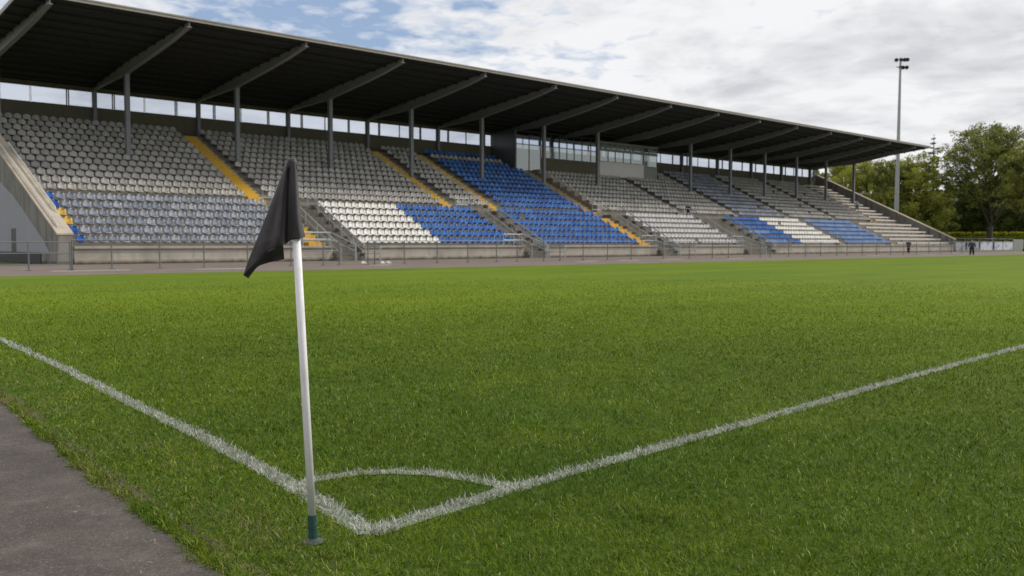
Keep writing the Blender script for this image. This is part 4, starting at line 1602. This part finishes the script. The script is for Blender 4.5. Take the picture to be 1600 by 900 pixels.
def grass():
    D0, D1, D2 = 2.0, 4.0, 34.0
    K = 10500.0; half = R(41)
    n1 = int(K * half * (D1 ** 2 - D0 ** 2))
    d1 = np.sqrt(rng.uniform(D0 ** 2, D1 ** 2, n1))
    pw = 1.85
    tot = K * D1 ** pw * 2 * half * (D2 ** (2 - pw) - D1 ** (2 - pw)) / (2 - pw)
    n2 = int(tot)
    d2 = (rng.uniform(D1 ** (2 - pw), D2 ** (2 - pw), n2)) ** (1 / (2 - pw))
    d = np.r_[d1, d2]
    az = CAM_YAW + rng.uniform(-half, half, len(d))
    P = np.c_[np.sin(az) * d, np.cos(az) * d]
    # a longer, untidy fringe along the path
    nf = 16000
    yf = 2.6 + (12.0 - 2.6) * rng.random(nf) ** 1.7
    xf = poly_x(PATH_EDGE, yf) + rng.normal(0.01, 0.035, nf)
    P = np.r_[P, np.c_[xf, yf]]
    fr = np.r_[np.zeros(len(d)), np.ones(nf)]
    d = np.r_[d, np.hypot(xf, yf)]
    # drop what falls on the path, with a ragged overhanging edge
    px_ = poly_x(PATH_EDGE, P[:, 1])
    de = P[:, 0] - px_
    rag = (vnoise(P, 14, 3) - 0.5) * 0.06 + (vnoise(P, 4.2, 4) - 0.5) * 0.05 + rng.normal(0, 0.010, len(P)) - 0.01
    keep = (de > rag) & (P[:, 1] < np.interp(P[:, 0], [q[0] for q in far_edge], [q[1] for q in far_edge]))
    keep &= rng.random(len(d)) < np.clip((34 - d) / 20, 0, 1)
    keep &= (np.abs(P[:, 0] - bx_) + np.abs(P[:, 1] - by_)) > 0.032
    P = P[keep]; d = d[keep]; de = de[keep]; fr = fr[keep]
    n = len(P)
    # worn strip beside the path, clumpy sward
    n_lo = vnoise(P, 0.8, 5) * 0.6 + vnoise(P, 2.3, 6) * 0.4
    n_md = vnoise(P, 7.0, 7); n_hi = vnoise(P, 19.0, 8)
    out = np.clip((0.75 - de) / 0.6, 0, 1)                       # nearness to the path
    L = (0.019 + 0.013 * n_md + 0.013 * n_hi) * rng.uniform(0.55, 1.4, n)
    L *= 1 + 0.55 * fr
    grow = np.maximum(d / 4.0, 1.0)
    L *= grow ** 0.1
    W = 0.0031 * rng.uniform(0.6, 1.3, n) * grow ** 0.85
    hd = vnoise(P, 17.0, 21) * 14.0 + rng.normal(0, 1.5, n)
    tilt = np.clip(rng.normal(0.95, 0.36, n), 0.08, 1.45) + 0.15 * out
    tilt = np.clip(tilt, 0.05, 1.45)
    dirx, diry = np.cos(hd), np.sin(hd)
    # blade widths are laid across a random side axis
    wa = hd + np.pi / 2 + rng.normal(0, 0.5, n)
    wx, wy = np.cos(wa) * W / 2, np.sin(wa) * W / 2
    z0 = np.full(n, -0.003) + 0.004 * n_md

    def pt(t, bend):
        ang = tilt * (0.45 + 0.75 * bend)
        return L * t * np.sin(ang), L * t * np.cos(ang)
    h1, v1 = pt(0.5, 0.35); h2, v2 = pt(1.0, 0.8)
    b0 = np.c_[P[:, 0] - wx, P[:, 1] - wy, z0]; b1 = np.c_[P[:, 0] + wx, P[:, 1] + wy, z0]
    m0 = np.c_[P[:, 0] + dirx * h1 - wx * .85, P[:, 1] + diry * h1 - wy * .85, z0 + v1]
    m1 = np.c_[P[:, 0] + dirx * h1 + wx * .85, P[:, 1] + diry * h1 + wy * .85, z0 + v1]
    tp = np.c_[P[:, 0] + dirx * h2, P[:, 1] + diry * h2, z0 + v2]
    V = np.stack([b0, b1, m1, m0, tp], 1).reshape(-1, 3)
    base = (np.arange(n, dtype=np.int32) * 5)[:, None]
    loops = (base + np.array([0, 1, 2, 3, 3, 2, 4], dtype=np.int32)[None, :]).ravel()
    starts = np.stack([np.arange(n) * 7, np.arange(n) * 7 + 4], 1).ravel().astype(np.int32)
    # colour of every blade
    r1 = rng.random(n)[:, None]
    g0 = np.array([0.048, 0.108, 0.002]); g1 = np.array([0.122, 0.184, 0.003]); g2 = np.array([0.160, 0.215, 0.005])
    straw = np.array([0.30, 0.25, 0.11]); dk = np.array([0.034, 0.080, 0.004])
    mixv = np.clip(n_lo[:, None] * 0.9 + r1 * 0.5 - 0.2, 0, 1)
    C_ = g0 * (1 - mixv) + g1 * mixv
    yel = (np.clip((vnoise(P, 1.1, 9) * 0.6 + vnoise(P, 4.0, 19) * 0.4 - 0.52) * 3.5, 0, 1) * 0.75)[:, None]
    C_ = C_ * (1 - yel) + g2 * yel
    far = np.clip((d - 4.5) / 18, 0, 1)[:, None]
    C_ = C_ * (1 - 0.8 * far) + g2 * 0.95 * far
    dm = (rng.random(n) < (0.12 + 0.35 * np.clip(n_hi * 1.6 - 0.6, 0, 1)) * (1 - np.clip(d / 22, 0, 1)))[:, None]
    C_ = np.where(dm, dk, C_)
    st = (rng.random(n) < (0.022 + 0.38 * out * np.clip(vnoise(P, 3.0, 10) * 1.6 - 0.35, 0, 1)))[:, None]
    C_ = np.where(st, straw * rng.uniform(0.6, 1.1, (n, 1)), C_)
    C_ *= 1 + (rng.uniform(0.72, 1.25, (n, 1)) - 1) * (1 - 0.6 * far)
    C_ *= (0.78 + 0.44 * (vnoise(P, 0.33, 31) * 0.6 + vnoise(P, 1.7, 32) * 0.4))[:, None]
    gl = (rng.random(n) < 0.035)[:, None]  # a few blades carry a glint painted into their colour
    C_ = np.where(gl, np.array([0.34, 0.46, 0.11]) * rng.uniform(0.6, 1.1, (n, 1)), C_)
    # chalk on the lines
    wob = (vnoise(P, 14, 12) - 0.5) * 0.02
    lw = np.minimum(seg_dist(P, TOUCH), seg_dist(P, GOAL))
    la = seg_dist(P, ARC)
    pr_ = np.clip((LINE_W / 2 + 0.004 + wob - lw) / 0.012, 0, 1)
    pr_ = np.maximum(pr_, np.clip((LINE_W * 0.47 + wob - la) / 0.012, 0, 1))
    hot = np.exp(-((P[:, 0] - 2.24) ** 2 + (P[:, 1] - 3.33) ** 2) / 0.006) + np.exp(-((P[:, 0] - 3.14) ** 2 + (P[:, 1] - 3.39) ** 2) / 0.006) + np.exp(-((P[:, 0] - 2.36) ** 2 + (P[:, 1] - 4.18) ** 2) / 0.008)
    wh = (rng.random(n) < pr_ * (0.88 + 0.1 * hot))[:, None]
    wc = np.array([0.50, 0.52, 0.47]) * rng.uniform(0.35, 1.15, (n, 1)) * (1 + 0.45 * hot[:, None])
    C_ = np.where(wh, np.clip(wc, 0, 0.85), C_)
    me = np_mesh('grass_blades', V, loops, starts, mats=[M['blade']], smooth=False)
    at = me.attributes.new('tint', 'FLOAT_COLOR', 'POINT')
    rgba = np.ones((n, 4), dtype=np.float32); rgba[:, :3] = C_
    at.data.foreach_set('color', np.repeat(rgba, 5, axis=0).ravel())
    o = bpy.data.objects.new('grass_blades', me)
    col.objects.link(o)
    tag(o, 'short mown grass of the pitch with chalked white lines', 'grass', None, 'stuff')


def blade_fn(nt):
    c = nt.n('ShaderNodeAttribute', attribute_name='tint').outputs['Color']
    d = nt.n('ShaderNodeBsdfPrincipled', {'Base Color': c, 'Roughness': 0.5, 'Specular IOR Level': 0.12}).outputs[0]
    t = nt.n('ShaderNodeBsdfTranslucent', {0: c}).outputs[0]
    return nt.n('ShaderNodeMixShader', {0: 0.18, 1: d, 2: t}).outputs[0]


M['blade'] = mat('grass_blade', blade_fn)
grass()
